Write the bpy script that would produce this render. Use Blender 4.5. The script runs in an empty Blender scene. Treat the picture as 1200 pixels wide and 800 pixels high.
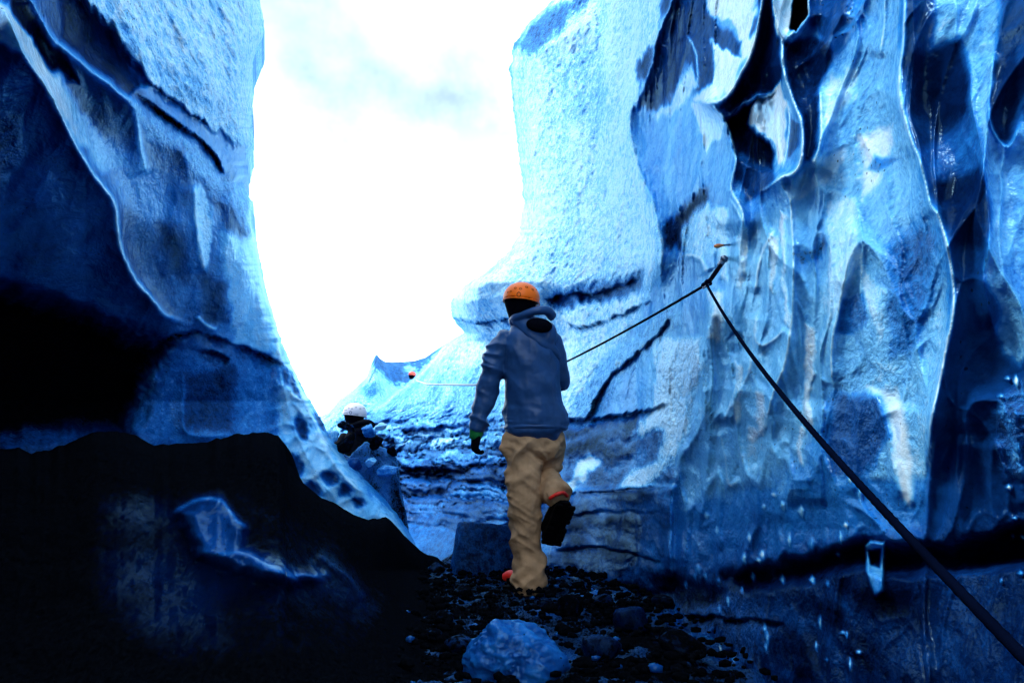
import bpy, bmesh, math, random
import numpy as np
from mathutils import Vector, Matrix

SC = bpy.context.scene
COL = SC.collection
rad = math.radians

# ------------------------------------------------------------ camera, world, sun, exposure
F_PX = 942.0                      # focal length in pixels of the 1200 px wide picture
PITCH = math.atan(160.0 / F_PX)
CAM = np.array([0.0, 0.0, 0.66])
FWD = np.array([0.0, math.cos(PITCH), math.sin(PITCH)])
UPV = np.array([0.0, -math.sin(PITCH), math.cos(PITCH)])
RGT = np.array([1.0, 0.0, 0.0])

cam_data = bpy.data.cameras.new('camera')
cam = bpy.data.objects.new('camera', cam_data)
COL.objects.link(cam)
cam.location = CAM
cam.rotation_euler = (math.pi / 2 + PITCH, 0, 0)
cam_data.sensor_width = 36.0
cam_data.lens = 36.0 * F_PX / 1200.0
cam_data.clip_start = 0.05
cam_data.clip_end = 4000
SC.camera = cam

SUN_EL, SUN_AZ = 58.0, -100.0      # azimuth measured from +Y (into the picture) towards +X
world = bpy.data.worlds.new('World')
SC.world = world
world.use_nodes = True
wt = world.node_tree
wt.nodes.clear()
wo = wt.nodes.new('ShaderNodeOutputWorld')
bg = wt.nodes.new('ShaderNodeBackground')
sky = wt.nodes.new('ShaderNodeTexSky')
sky.sky_type = 'NISHITA'
sky.sun_disc = False
sky.sun_elevation = rad(SUN_EL)
sky.sun_rotation = rad(SUN_AZ)
sky.air_density = 1.0
sky.dust_density = 0.2
sky.ozone_density = 3.0
tc = wt.nodes.new('ShaderNodeTexCoord')
cn = wt.nodes.new('ShaderNodeTexNoise')
cn.inputs['Scale'].default_value = 2.6
cn.inputs['Detail'].default_value = 6
cn.inputs['Roughness'].default_value = 0.55
cr = wt.nodes.new('ShaderNodeMapRange')
cr.inputs['From Min'].default_value = 0.36
cr.inputs['From Max'].default_value = 0.6
cr.inputs['To Min'].default_value = 0.0
cr.inputs['To Max'].default_value = 1.0
cm = wt.nodes.new('ShaderNodeMix')
cm.data_type = 'RGBA'
cm.inputs['B'].default_value = (14.0, 17.2, 19.3, 1)
wt.links.new(tc.outputs['Generated'], cn.inputs['Vector'])
wt.links.new(cn.outputs['Fac'], cr.inputs['Value'])
sx = wt.nodes.new('ShaderNodeSeparateXYZ')
wt.links.new(tc.outputs['Generated'], sx.inputs[0])
lowc = wt.nodes.new('ShaderNodeMapRange')       # cloud closes up towards the horizon
lowc.inputs['From Min'].default_value = 0.50
lowc.inputs['From Max'].default_value = 0.30
wt.links.new(sx.outputs['Z'], lowc.inputs['Value'])
mx = wt.nodes.new('ShaderNodeMath')
mx.operation = 'MAXIMUM'
wt.links.new(cr.outputs['Result'], mx.inputs[0])
wt.links.new(lowc.outputs['Result'], mx.inputs[1])
# a thin gap in the cloud, up and to the left
gd = Vector(FWD - RGT * 0.23 + UPV * 0.47).normalized()
dn = wt.nodes.new('ShaderNodeVectorMath')
dn.operation = 'DISTANCE'
dn.inputs[1].default_value = gd
wt.links.new(tc.outputs['Generated'], dn.inputs[0])
ad = wt.nodes.new('ShaderNodeMath')
ad.operation = 'MULTIPLY_ADD'
ad.inputs[1].default_value = 0.45
wt.links.new(cn.outputs['Fac'], ad.inputs[0])
wt.links.new(dn.outputs['Value'], ad.inputs[2])
gp = wt.nodes.new('ShaderNodeMapRange')
gp.inputs['From Min'].default_value = 0.27
gp.inputs['From Max'].default_value = 0.78
gp.inputs['To Min'].default_value = 0.27
wt.links.new(ad.outputs[0], gp.inputs['Value'])
mg = wt.nodes.new('ShaderNodeMath')
mg.operation = 'MULTIPLY'
wt.links.new(mx.outputs[0], mg.inputs[0])
wt.links.new(gp.outputs['Result'], mg.inputs[1])
wt.links.new(mg.outputs[0], cm.inputs['Factor'])
wt.links.new(sky.outputs['Color'], cm.inputs['A'])
wt.links.new(cm.outputs['Result'], bg.inputs['Color'])
bg.inputs['Strength'].default_value = 0.07
wt.links.new(bg.outputs['Background'], wo.inputs['Surface'])

sun_data = bpy.data.lights.new('sun', 'SUN')
sun_data.energy = 1.2
sun_data.angle = rad(14)
sun_data.color = (1.0, 0.97, 0.93)
sun = bpy.data.objects.new('sun', sun_data)
COL.objects.link(sun)
sd = Vector((math.sin(rad(SUN_AZ)) * math.cos(rad(SUN_EL)), math.cos(rad(SUN_AZ)) * math.cos(rad(SUN_EL)), math.sin(rad(SUN_EL))))
sun.rotation_euler = sd.to_track_quat('Z', 'Y').to_euler()
sun.location = (0, 0, 30)

SC.view_settings.view_transform = 'Standard'
SC.view_settings.look = 'None'
SC.view_settings.exposure = 1.6
SC.view_settings.gamma = 1.0
SC.render.engine = 'CYCLES'
SC.cycles.use_denoising = True
SC.cycles.max_bounces = 7
SC.cycles.diffuse_bounces = 3
SC.cycles.glossy_bounces = 3

# ------------------------------------------------------------ numpy helpers
RNG = np.random.default_rng(7)
PERM = RNG.permutation(256).astype(np.int64)
PERM = np.concatenate([PERM, PERM, PERM])
GR = RNG.normal(size=(256, 3))
GR /= np.linalg.norm(GR, axis=1)[:, None]

def noise(P):
    """gradient noise of an (n,3) array, about -0.7..0.7"""
    P = np.asarray(P, dtype=np.float64)
    I = np.floor(P).astype(np.int64)
    f = P - I
    I &= 255
    u = f * f * f * (f * (f * 6 - 15) + 10)
    out = np.zeros(len(P))
    for dx in (0, 1):
        wx = u[:, 0] if dx else 1 - u[:, 0]
        a = PERM[I[:, 0] + dx]
        for dy in (0, 1):
            wy = u[:, 1] if dy else 1 - u[:, 1]
            b = PERM[a + I[:, 1] + dy]
            for dz in (0, 1):
                wz = u[:, 2] if dz else 1 - u[:, 2]
                g = GR[PERM[b + I[:, 2] + dz] & 255]
                out += wx * wy * wz * ((f[:, 0] - dx) * g[:, 0] + (f[:, 1] - dy) * g[:, 1] + (f[:, 2] - dz) * g[:, 2])
    return out

def fbm(P, octs=4, lac=2.1, gain=0.5):
    P = np.asarray(P, dtype=np.float64)
    a, s, o = 1.0, 0.0, 0.0
    for k in range(octs):
        o = o + a * noise(P * lac ** k + 17.3 * k)
        s += a
        a *= gain
    return o / s * 1.6

def ridged(P, octs=3):
    a, s, o = 1.0, 0.0, 0.0
    for k in range(octs):
        o = o + a * (1 - np.abs(noise(P * 2.05 ** k + 9.1 * k)) * 2.4)
        s += a
        a *= 0.5
    return o / s

def worley(P, ids=False):
    """F1, F2 of an (n,2) array"""
    I = np.floor(P).astype(np.int64)
    f1 = np.full(len(P), 9.0)
    f2 = np.full(len(P), 9.0)
    cid = np.zeros(len(P))
    for dx in (-1, 0, 1):
        for dy in (-1, 0, 1):
            cx, cy = I[:, 0] + dx, I[:, 1] + dy
            h = PERM[(PERM[cx & 255] + cy) & 255]
            h2 = PERM[(h + 57) & 255]
            px = cx + 0.5 + 0.42 * (h / 127.5 - 1)
            py = cy + 0.5 + 0.42 * (h2 / 127.5 - 1)
            d = np.hypot(P[:, 0] - px, P[:, 1] - py)
            n1 = np.minimum(f1, d)
            f2 = np.minimum(f2, np.maximum(f1, d))
            cid = np.where(d < f1, h2, cid)
            f1 = n1
    return (f1, f2, cid / 255.0) if ids else (f1, f2)

def sstep(a, b, x):
    t = np.clip((x - a) / (b - a), 0, 1)
    return t * t * (3 - 2 * t)

def pline(X, Y, pts, closed=False):
    """distance to a polyline, signed side (+ right of travel as seen in the picture), parameter 0..1"""
    pts = np.asarray(pts, float)
    n = len(pts)
    best = np.full(X.shape, 1e9)
    side = np.ones(X.shape)
    par = np.zeros(X.shape)
    seg = np.hypot(*(np.roll(pts, -1, 0) - pts).T)
    m = n if closed else n - 1
    tot = seg[:m].sum()
    acc = 0
    for i in range(m):
        a, b = pts[i], pts[(i + 1) % n]
        d = b - a
        L2 = max(d @ d, 1e-9)
        t = np.clip(((X - a[0]) * d[0] + (Y - a[1]) * d[1]) / L2, 0, 1)
        ex, ey = X - a[0] - t * d[0], Y - a[1] - t * d[1]
        q = np.hypot(ex, ey)
        u = q < best
        best = np.where(u, q, best)
        side = np.where(u, np.sign(d[1] * ex * -1 + d[0] * ey + 1e-9), side)
        par = np.where(u, (acc + t * seg[i]) / tot, par)
        acc += seg[i]
    return best, side, par

def inside(X, Y, pts):
    pts = np.asarray(pts, float)
    r = np.zeros(X.shape, bool)
    j = len(pts) - 1
    for i in range(len(pts)):
        xi, yi, xj, yj = *pts[i], *pts[j]
        if yi != yj:
            r ^= ((yi > Y) != (yj > Y)) & (X < (xj - xi) * (Y - yi) / (yj - yi) + xi)
        j = i
    return r

def smooth_line(pts, n=4):
    """Catmull-Rom through the points"""
    p = np.asarray(pts, float)
    p = np.vstack([2 * p[0] - p[1], p, 2 * p[-1] - p[-2]])
    out = []
    for i in range(1, len(p) - 2):
        for k in range(n):
            t = k / n
            out.append(0.5 * ((2 * p[i]) + (-p[i - 1] + p[i + 1]) * t + (2 * p[i - 1] - 5 * p[i] + 4 * p[i + 1] - p[i + 2]) * t * t
                              + (-p[i - 1] + 3 * p[i] - 3 * p[i + 1] + p[i + 2]) * t ** 3))
    out.append(p[-2])
    return np.array(out)

def unproj(px, py, d):
    px, py, d = np.broadcast_arrays(np.asarray(px, float), np.asarray(py, float), np.asarray(d, float))
    return CAM + d[..., None] * (FWD + ((px - 600) / F_PX)[..., None] * RGT - ((py - 400) / F_PX)[..., None] * UPV)

def table(X, Y, cols, rows, vals):
    """smooth interpolation of a depth table (interpolates 1/d)"""
    V = 1.0 / np.asarray(vals, float)
    fx = np.interp(X, cols, np.arange(len(cols)))
    fy = np.interp(Y, rows, np.arange(len(rows)))
    ix = np.clip(fx.astype(int), 0, len(cols) - 2)
    iy = np.clip(fy.astype(int), 0, len(rows) - 2)
    tx, ty = fx - ix, fy - iy
    v = (V[iy, ix] * (1 - tx) * (1 - ty) + V[iy, ix + 1] * tx * (1 - ty) + V[iy + 1, ix] * (1 - tx) * ty + V[iy + 1, ix + 1] * tx * ty)
    return 1.0 / v

# ------------------------------------------------------------ scene helpers
def tag(o, label=None, cat=None, group=None, kind=None):
    if label: o['label'] = label
    if cat: o['category'] = cat
    if group: o['group'] = group
    if kind: o['kind'] = kind
    return o

def empty(name, loc, label=None, cat=None, group=None):
    o = bpy.data.objects.new(name, None)
    o.empty_display_size = 0.1
    COL.objects.link(o)
    o.location = loc
    return tag(o, label, cat, group)

def link(name, me, mat=None, parent=None, smooth=True):
    o = bpy.data.objects.new(name, me)
    COL.objects.link(o)
    if mat and not me.materials:
        me.materials.append(mat)
    if smooth:
        me.polygons.foreach_set('use_smooth', np.ones(len(me.polygons), bool))
    if parent:
        o.parent = parent
        if parent.parent is None:        # meshes are built in world coordinates
            o.matrix_parent_inverse = Matrix.Translation(-Vector(parent.location))
    return o

def mesh_from(name, V, Fq):
    V = np.asarray(V, np.float32)
    Fq = np.asarray(Fq, np.int32)
    me = bpy.data.meshes.new(name)
    k = Fq.shape[1]
    me.vertices.add(len(V))
    me.vertices.foreach_set('co', V.ravel())
    me.loops.add(Fq.size)
    me.loops.foreach_set('vertex_index', Fq.ravel())
    me.polygons.add(len(Fq))
    me.polygons.foreach_set('loop_start', np.arange(0, Fq.size, k, dtype=np.int32))
    me.update(calc_edges=True)
    me.validate()
    return me

def set_attr(me, name, arr):
    """arr (n,3) 0..1 -> linear float colour attribute"""
    a = me.color_attributes.new(name, 'FLOAT_COLOR', 'POINT')
    c = np.ones((len(arr), 4), np.float32)
    c[:, :arr.shape[1]] = arr
    a.data.foreach_set('color', c.ravel())

def grid_faces(nr, nc, flip=False):
    i = np.arange(nr * nc).reshape(nr, nc)
    q = np.stack([i[:-1, :-1], i[1:, :-1], i[1:, 1:], i[:-1, 1:]], -1).reshape(-1, 4)
    return q[:, ::-1] if flip else q

# ------------------------------------------------------------ materials
def new_mat(name):
    m = bpy.data.materials.new(name)
    m.use_nodes = True
    nt = m.node_tree
    return m, nt, nt.nodes['Principled BSDF']

def node(nt, typ, **kw):
    n = nt.nodes.new(typ)
    for k, v in kw.items():
        if hasattr(n, k) and k not in n.inputs:
            setattr(n, k, v)
        else:
            n.inputs[k].default_value = v
    return n

def math_node(nt, op, a, b=None, c=None, clamp=False):
    n = nt.nodes.new('ShaderNodeMath')
    n.operation = op
    n.use_clamp = clamp
    for i, v in enumerate((a, b, c)):
        if v is None: continue
        if hasattr(v, 'links'): nt.links.new(v, n.inputs[i])
        else: n.inputs[i].default_value = v
    return n.outputs[0]

def noise_node(nt, vec, scale, detail=3, rough=0.55, dist=0.0):
    n = nt.nodes.new('ShaderNodeTexNoise')
    n.inputs['Scale'].default_value = scale
    n.inputs['Detail'].default_value = detail
    n.inputs['Roughness'].default_value = rough
    n.inputs['Distortion'].default_value = dist
    nt.links.new(vec, n.inputs['Vector'])
    return n.outputs['Fac']

def ramp(nt, fac, stops):
    r = nt.nodes.new('ShaderNodeValToRGB')
    e = r.color_ramp.elements
    while len(e) < len(stops): e.new(0.5)
    for el, (p, c) in zip(e, stops):
        el.position = p
        el.color = (*c, 1)
    nt.links.new(fac, r.inputs['Fac'])
    return r.outputs['Color']

def mix_rgb(nt, fac, a, b):
    n = nt.nodes.new('ShaderNodeMix')
    n.data_type = 'RGBA'
    for key, v in (('Factor', fac), ('A', a), ('B', b)):
        s = n.inputs[key]
        if hasattr(v, 'links'): nt.links.new(v, s)
        elif key == 'Factor': s.default_value = v
        else: s.default_value = (*v, 1)
    return n.outputs['Result']

def ice_material():
    # attribute "ice": R clear(0)..bubbly white(1), G volcanic ash, B granular surface; R and G also hold painted glints and shade
    m, nt, b = new_mat('glacier_ice')
    at = node(nt, 'ShaderNodeAttribute', attribute_name='ice')
    sp = nt.nodes.new('ShaderNodeSeparateColor')
    nt.links.new(at.outputs['Color'], sp.inputs[0])
    W, D, G = sp.outputs
    tcn = nt.nodes.new('ShaderNodeTexCoord')
    v = tcn.outputs['Object']
    mp = nt.nodes.new('ShaderNodeMapping')
    mp.inputs['Scale'].default_value = (1, 0.42, 0.5)
    nt.links.new(v, mp.inputs['Vector'])
    vs = mp.outputs['Vector']
    n1 = noise_node(nt, vs, 5.0, 5, 0.6, 0.6)
    mp2 = nt.nodes.new('ShaderNodeMapping')
    mp2.inputs['Scale'].default_value = (1, 0.55, 0.85)
    nt.links.new(v, mp2.inputs['Vector'])
    v2 = mp2.outputs['Vector']
    n2 = noise_node(nt, v2, 28.0, 4, 0.62, 0.3)
    n3 = noise_node(nt, v2, 95.0, 3, 0.6)
    w = math_node(nt, 'MULTIPLY_ADD', math_node(nt, 'SUBTRACT', n1, 0.5), 0.22, W)
    w = math_node(nt, 'MULTIPLY_ADD', math_node(nt, 'SUBTRACT', n2, 0.5), math_node(nt, 'MULTIPLY_ADD', G, 0.9, 0.10), w)
    gw = math_node(nt, 'MULTIPLY', math_node(nt, 'SUBTRACT', n3, 0.5), math_node(nt, 'MULTIPLY_ADD', G, 0.55, 0.1))
    w = math_node(nt, 'ADD', w, gw, clamp=True)
    col = ramp(nt, w, [(0.0, (0.0003, 0.0016, 0.010)), (0.15, (0.0006, 0.009, 0.055)), (0.35, (0.003, 0.05, 0.22)),
                       (0.55, (0.012, 0.17, 0.54)), (0.72, (0.13, 0.46, 0.80)), (0.86, (0.44, 0.72, 0.90)), (1.0, (0.74, 0.89, 0.97))])
    # ash: soft zones plus specks
    vo = node(nt, 'ShaderNodeTexVoronoi', Scale=42.0)
    nt.links.new(v, vo.inputs['Vector'])
    spk = math_node(nt, 'MULTIPLY', math_node(nt, 'LESS_THAN', vo.outputs['Distance'], 0.16), math_node(nt, 'GREATER_THAN', n1, 0.56))
    nd = math_node(nt, 'MULTIPLY_ADD', n2, 0.5, math_node(nt, 'MULTIPLY', n3, 0.6))
    a1 = math_node(nt, 'SUBTRACT', math_node(nt, 'MULTIPLY_ADD', D, 1.3, nd), 0.98)
    a1 = math_node(nt, 'MULTIPLY', a1, 4.0, clamp=True)
    a1 = math_node(nt, 'MULTIPLY', a1, math_node(nt, 'GREATER_THAN', D, 0.02))
    ash = math_node(nt, 'MAXIMUM', a1, math_node(nt, 'MULTIPLY', spk, 0.75))
    ashc = ramp(nt, n3, [(0.3, (0.0004, 0.0006, 0.0012)), (0.8, (0.0028, 0.0038, 0.006))])
    col = mix_rgb(nt, ash, col, ashc)
    nt.links.new(col, b.inputs['Base Color'])
    r = math_node(nt, 'MULTIPLY_ADD', G, 0.34, 0.03)
    r = math_node(nt, 'MULTIPLY_ADD', ash, 0.45, r)
    r = math_node(nt, 'MULTIPLY_ADD', n2, 0.10, r, clamp=True)
    nt.links.new(r, b.inputs['Roughness'])
    # relief
    hb = math_node(nt, 'MULTIPLY', n3, math_node(nt, 'MULTIPLY_ADD', G, 1.0, 0.03))
    hb = math_node(nt, 'MULTIPLY_ADD', n2, math_node(nt, 'MULTIPLY_ADD', G, 2.2, 0.15), hb)
    n0 = noise_node(nt, vs, 11.0, 4, 0.5, 0.8)
    hb = math_node(nt, 'MULTIPLY_ADD', n0, 0.9, hb)
    bp = node(nt, 'ShaderNodeBump', Strength=0.85, Distance=0.014)
    nt.links.new(hb, bp.inputs['Height'])
    nt.links.new(bp.outputs['Normal'], b.inputs['Normal'])
    b.inputs['Specular IOR Level'].default_value = 0.0
    b.inputs['Roughness'].default_value = 0.9
    b.inputs['Subsurface Weight'].default_value = 0.7
    b.inputs['Subsurface Radius'].default_value = (1.0, 1.0, 1.0)
    b.inputs['Subsurface Scale'].default_value = 0.018
    nt.links.remove(b.inputs['Roughness'].links[0])
    gl = nt.nodes.new('ShaderNodeBsdfGlossy')
    gl.inputs['Color'].default_value = (0.38, 0.74, 1.0, 1)
    nt.links.new(r, gl.inputs['Roughness'])
    nt.links.new(bp.outputs['Normal'], gl.inputs['Normal'])
    lw = nt.nodes.new('ShaderNodeLayerWeight')
    lw.inputs['Blend'].default_value = 0.5
    nt.links.new(bp.outputs['Normal'], lw.inputs['Normal'])
    f = math_node(nt, 'POWER', lw.outputs['Facing'], 3.0)
    f = math_node(nt, 'MULTIPLY_ADD', f, 0.55, 0.05)
    f = math_node(nt, 'MULTIPLY', f, math_node(nt, 'MULTIPLY_ADD', ash, -1.0, 1.0, clamp=True))
    f = math_node(nt, 'MULTIPLY', f, math_node(nt, 'MULTIPLY_ADD', W, 1.25, 0.03))
    ms = nt.nodes.new('ShaderNodeMixShader')
    nt.links.new(f, ms.inputs['Fac'])
    nt.links.new(b.outputs[0], ms.inputs[1])
    nt.links.new(gl.outputs[0], ms.inputs[2])
    nt.links.new(ms.outputs[0], nt.nodes['Material Output'].inputs['Surface'])
    return m

ICE = ice_material()

def ash_material():
    m, nt, b = new_mat('volcanic_ash')
    v = nt.nodes.new('ShaderNodeTexCoord').outputs['Object']
    n1 = noise_node(nt, v, 8, 5, 0.6)
    n2 = noise_node(nt, v, 70, 3, 0.6)
    nt.links.new(ramp(nt, n1, [(0.3, (0.0012, 0.0015, 0.0022)), (0.75, (0.006, 0.008, 0.012))]), b.inputs['Base Color'])
    b.inputs['Roughness'].default_value = 0.85
    b.inputs['Specular IOR Level'].default_value = 0.12
    bp = node(nt, 'ShaderNodeBump', Strength=0.7, Distance=0.01)
    nt.links.new(n2, bp.inputs['Height'])
    nt.links.new(bp.outputs['Normal'], b.inputs['Normal'])
    return m

ASH = ash_material()

# ------------------------------------------------------------ relief compiler
class Relief:
    """a wall surface built where it stands; features are given by the direction they are seen in"""
    def __init__(self, X, Y, D, seed=0):
        self.X, self.Y, self.D = X, Y, D.copy()
        P = unproj(X, Y, D)
        self.P0 = P.reshape(-1, 3)
        self.seed = seed
        s = self.P0
        wx = fbm(s * 5 + seed, 3).reshape(X.shape)
        wy = fbm(s * 5 + seed + 40, 3).reshape(X.shape)
        fx = fbm(s * np.array([22, 8, 16]) + seed + 7, 2).reshape(X.shape)
        fy = fbm(s * np.array([22, 8, 16]) + seed + 70, 2).reshape(X.shape)
        self.WX = X + 9 * wx + 4 * fx
        self.WY = Y + 9 * wy + 4 * fy
        self.LX = X + 3 * wx
        self.LY = Y + 3 * wy
        self.W = np.full(X.shape, 0.4)
        self.A = np.zeros(X.shape)
        self.G = np.full(X.shape, 0.15)
    def _win(self, pts, m):
        p = np.asarray(pts)
        return (self.X > p[:, 0].min() - m) & (self.X < p[:, 0].max() + m) & (self.Y > p[:, 1].min() - m) & (self.Y < p[:, 1].max() + m)
    def patch(self, pts, w=None, a=None, g=None, soft=8, push=0.0, k=1.0, warp=True):
        s = self._win(pts, soft * 2 + 25)
        if not s.any(): return
        X, Y = (self.WX[s], self.WY[s]) if warp else (self.LX[s], self.LY[s])
        q, _, _ = pline(X, Y, pts, True)
        sdv = np.where(inside(X, Y, pts), q, -q)
        mk = sstep(-soft, soft, sdv) * k
        for f, v in (('W', w), ('A', a), ('G', g)):
            if v is not None:
                arr = getattr(self, f)
                arr[s] = arr[s] * (1 - mk) + v * mk
        if push:
            self.D[s] -= push * mk
    def crest(self, pts, amp, wl=14, wr=14, w=None, ww=2.0, curve=True, taper=True, k=1.0):
        """sharp ridge towards the viewer; hollow flanks of widths wl / wr (left, right of travel)"""
        if curve: pts = smooth_line(pts)
        s = self._win(pts, max(wl, wr) * 4 + 10)
        if not s.any(): return
        q, sd_, t = pline(self.LX[s], self.LY[s], pts)
        tp = sstep(0, 0.12, t) * sstep(1, 0.88, t) if taper else 1.0
        wd = np.where(sd_ > 0, wr, wl)
        self.D[s] -= amp * tp * np.exp(-q / wd)
        if w is not None:
            mk = np.exp(-(q / ww) ** 2) * tp * k
            self.W[s] = self.W[s] * (1 - mk) + w * mk  # rim colour paled for thin ice and the sky light it catches
    def groove(self, pts, amp, wd=4, a=None, w=None, curve=True, k=1.0):
        if curve: pts = smooth_line(pts)
        wd = wd * 1.0
        s = self._win(pts, wd * 4 + 20)
        if not s.any(): return
        q, side, t = pline((self.WX[s] + 2 * self.LX[s]) / 3, (self.WY[s] + 2 * self.LY[s]) / 3, pts)
        tp = sstep(0, 0.1, t) * sstep(1, 0.9, t)
        br = noise(self.P0.reshape(self.X.shape + (3,))[s] * 9 + 3.3)
        q = q * (1 + .8 * np.clip(br + .1, 0, 1)) + 1.2 * np.abs(br)
        grit = noise(self.P0.reshape(self.X.shape + (3,))[s] * np.array([30, 30, 60]))
        brk = np.clip(1.1 + 1.9 * noise(self.P0.reshape(self.X.shape + (3,))[s] * 4), 0, 1) * tp
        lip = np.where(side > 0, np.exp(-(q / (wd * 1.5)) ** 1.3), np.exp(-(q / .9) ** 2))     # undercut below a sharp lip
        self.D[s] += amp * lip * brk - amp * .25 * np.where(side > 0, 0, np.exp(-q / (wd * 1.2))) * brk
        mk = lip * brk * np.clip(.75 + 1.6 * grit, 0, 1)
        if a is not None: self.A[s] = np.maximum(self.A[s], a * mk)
        if w is not None: self.W[s] = self.W[s] * (1 - mk * k * .7) + w * mk * k * .7  # shade under the lip also painted into the colour
    def build(self, name, mat, flip=False, extra=None, parent=None):
        P = unproj(self.X, self.Y, self.D)
        attr = np.stack([self.W, self.A, self.G], -1)
        if extra: P, attr = extra(P, attr)
        nr, nc = P.shape[:2]
        me = mesh_from(name, P.reshape(-1, 3), grid_faces(nr, nc, flip))
        set_attr(me, 'ice', np.clip(attr.reshape(-1, 3), 0, 1))
        return link(name, me, mat, parent)

def axis(lo, f0, f1, hi, step, coarse):
    a = np.arange(lo, f0, coarse)
    return np.concatenate([a, np.arange(f0, f1, step), np.arange(f1, hi + coarse, coarse)])

# ------------------------------------------------------------ right ice wall
def right_wall():
    ey = [-900, -120, -30, 0, 30, 55, 80, 100, 170, 240, 275, 300, 325, 338, 350, 368, 382, 392, 405, 430, 450, 470, 490, 530, 620, 700, 900]
    ex = [860, 720, 668, 648, 617, 601, 597, 599, 607, 614, 608, 592, 560, 541, 529, 528, 536, 543, 522, 500, 475, 448, 400, 370, 380, 400, 400]
    rows = axis(-900, -24, 824, 900, 1.9, 12)
    edge = np.interp(rows, ey, ex)
    edge = edge + 5.0 * fbm(np.stack([rows * 0.05, rows * 0, rows * 0], 1), 3) + 2.2 * noise(np.stack([rows * 0.31, rows * 0 + 5, rows * 0], 1))
    us = np.concatenate([np.linspace(0, 1, 455), 1 + np.arange(1, 22) * 0.035])
    X = edge[:, None] + us[None, :] * (1225 - edge[:, None])
    Y = np.repeat(rows[:, None], len(us), 1)
    cols = [360, 430, 500, 560, 600, 650, 700, 745, 790, 840, 950, 1080, 1200, 1340, 1900]
    rws = [-900, -100, 100, 250, 330, 400, 470, 540, 620, 700, 900]
    T = [[17, 16, 14, 13, 12, 10.5, 9.0, 7.2, 5.6, 4.3, 3.2, 2.3, 1.75, 1.35, .78],
         [16, 15, 13, 11, 9.8, 8.7, 7.6, 6.2, 4.9, 3.9, 2.8, 2.05, 1.58, 1.25, .74],
         [16, 14, 12, 10, 9.0, 8.0, 7.0, 5.9, 4.7, 3.7, 2.65, 1.95, 1.53, 1.22, .73],
         [16, 14, 12, 9.6, 8.6, 7.6, 6.6, 5.7, 4.6, 3.6, 2.6, 1.90, 1.50, 1.20, .72],
         [15, 13.5, 11.5, 8.3, 7.9, 7.3, 6.5, 5.6, 4.5, 3.6, 2.6, 1.90, 1.50, 1.20, .72],
         [15, 13.5, 11.5, 9.8, 8.8, 7.7, 6.6, 5.6, 4.5, 3.65, 2.6, 1.9, 1.50, 1.20, .72],
         [14, 12, 10.2, 8.9, 8.0, 7.2, 6.4, 5.5, 4.5, 3.7, 2.6, 1.9, 1.5, 1.2, .72],
         [11, 10.2, 9.2, 8.2, 7.5, 6.8, 6.1, 5.4, 4.5, 3.7, 2.6, 1.9, 1.5, 1.2, .72],
         [9.4, 8.8, 8.2, 7.4, 6.9, 6.4, 5.8, 5.2, 4.45, 3.65, 2.6, 1.9, 1.5, 1.2, .72],
         [7.6, 7.4, 7.0, 6.6, 6.2, 5.9, 5.4, 4.9, 4.2, 3.5, 2.5, 1.85, 1.45, 1.15, .7],
         [7.0, 6.6, 6.2, 5.8, 5.4, 5.0, 4.6, 4.1, 3.6, 3.1, 2.3, 1.7, 1.3, 1.05, .66]]
    D = table(X, Y, cols, rws, T)
    # round the free edge away from the viewer
    D += 0.9 * np.exp(-(X - edge[:, None]) / 7.0) * sstep(520, 470, Y)
    R = Relief(X, Y, D, 3)
    W, A, G = R.W, R.A, R.G
    # ---- broad colour zones, the dimmer light low down painted in
    W[:] = 0.40
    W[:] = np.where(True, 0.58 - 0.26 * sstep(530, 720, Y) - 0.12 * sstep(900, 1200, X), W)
    P = R.patch
    P([(370, 480), (448, 450), (530, 395), (530, 345), (600, 280), (615, 230), (598, 100), (600, 50), (660, -420), (792, -420), (776, 24), (762, 78), (741, 128), (739, 152), (751, 206), (770, 240), (775, 300), (745, 380), (700, 430), (665, 500), (560, 540), (470, 560), (380, 540)], w=0.86, g=0.95, soft=7)
    P([(598, 55), (640, 10), (700, -10), (640, 50), (625, 65)], w=0.42, soft=6)
    P([(640, 70), (690, 60), (720, 110), (700, 160), (660, 130)], w=0.70, soft=18, k=.8)
    P([(380, 470), (440, 450), (500, 430), (560, 430), (600, 470), (590, 520), (520, 520), (430, 540)], w=0.60, soft=20, k=.8)
    P([(400, 545), (600, 530), (660, 560), (650, 700), (480, 700), (430, 620)], w=0.36, g=.35, soft=18)
    P([(470, 570), (590, 555), (600, 640), (520, 660), (480, 640)], w=0.42, g=.3, soft=14)
    P([(636, 348), (665, 338), (700, 334), (752, 318), (756, 338), (715, 352), (670, 360), (645, 360)], w=.42, a=.30, g=1, soft=7, push=-.12)
    P([(655, 505), (672, 470), (705, 430), (745, 395), (790, 360), (800, 376), (760, 412), (722, 448), (698, 492), (670, 512)], w=.62, a=.31, g=1, soft=9)
    P([(560, 395), (610, 380), (660, 384), (650, 410), (600, 412)], w=.70, a=.2, g=1, soft=12)
    # gashes in the far wall
    R.groove([(640, 350), (670, 342), (700, 343), (735, 330), (752, 325)], 0.35, 6, a=.3, w=.3)
    R.groove([(530, 372), (560, 378), (600, 372)], 0.3, 5, a=.45, w=.3)
    R.groove([(655, 372), (680, 385), (720, 372), (765, 352)], 0.15, 4, a=.5, w=.35)
    R.groove([(640, 498), (668, 492), (690, 488), (715, 442), (740, 420), (768, 394), (790, 368)], 0.22, 5, a=.5, w=.3)
    R.groove([(690, 492), (740, 484), (786, 474)], 0.22, 4, a=.45, w=.2)
    R.groove([(395, 520), (430, 505), (470, 520)], 0.3, 9, a=.4, w=.2)
    R.groove([(410, 545), (450, 555), (500, 548), (545, 556)], 0.25, 5, a=.4, w=.2)
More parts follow.
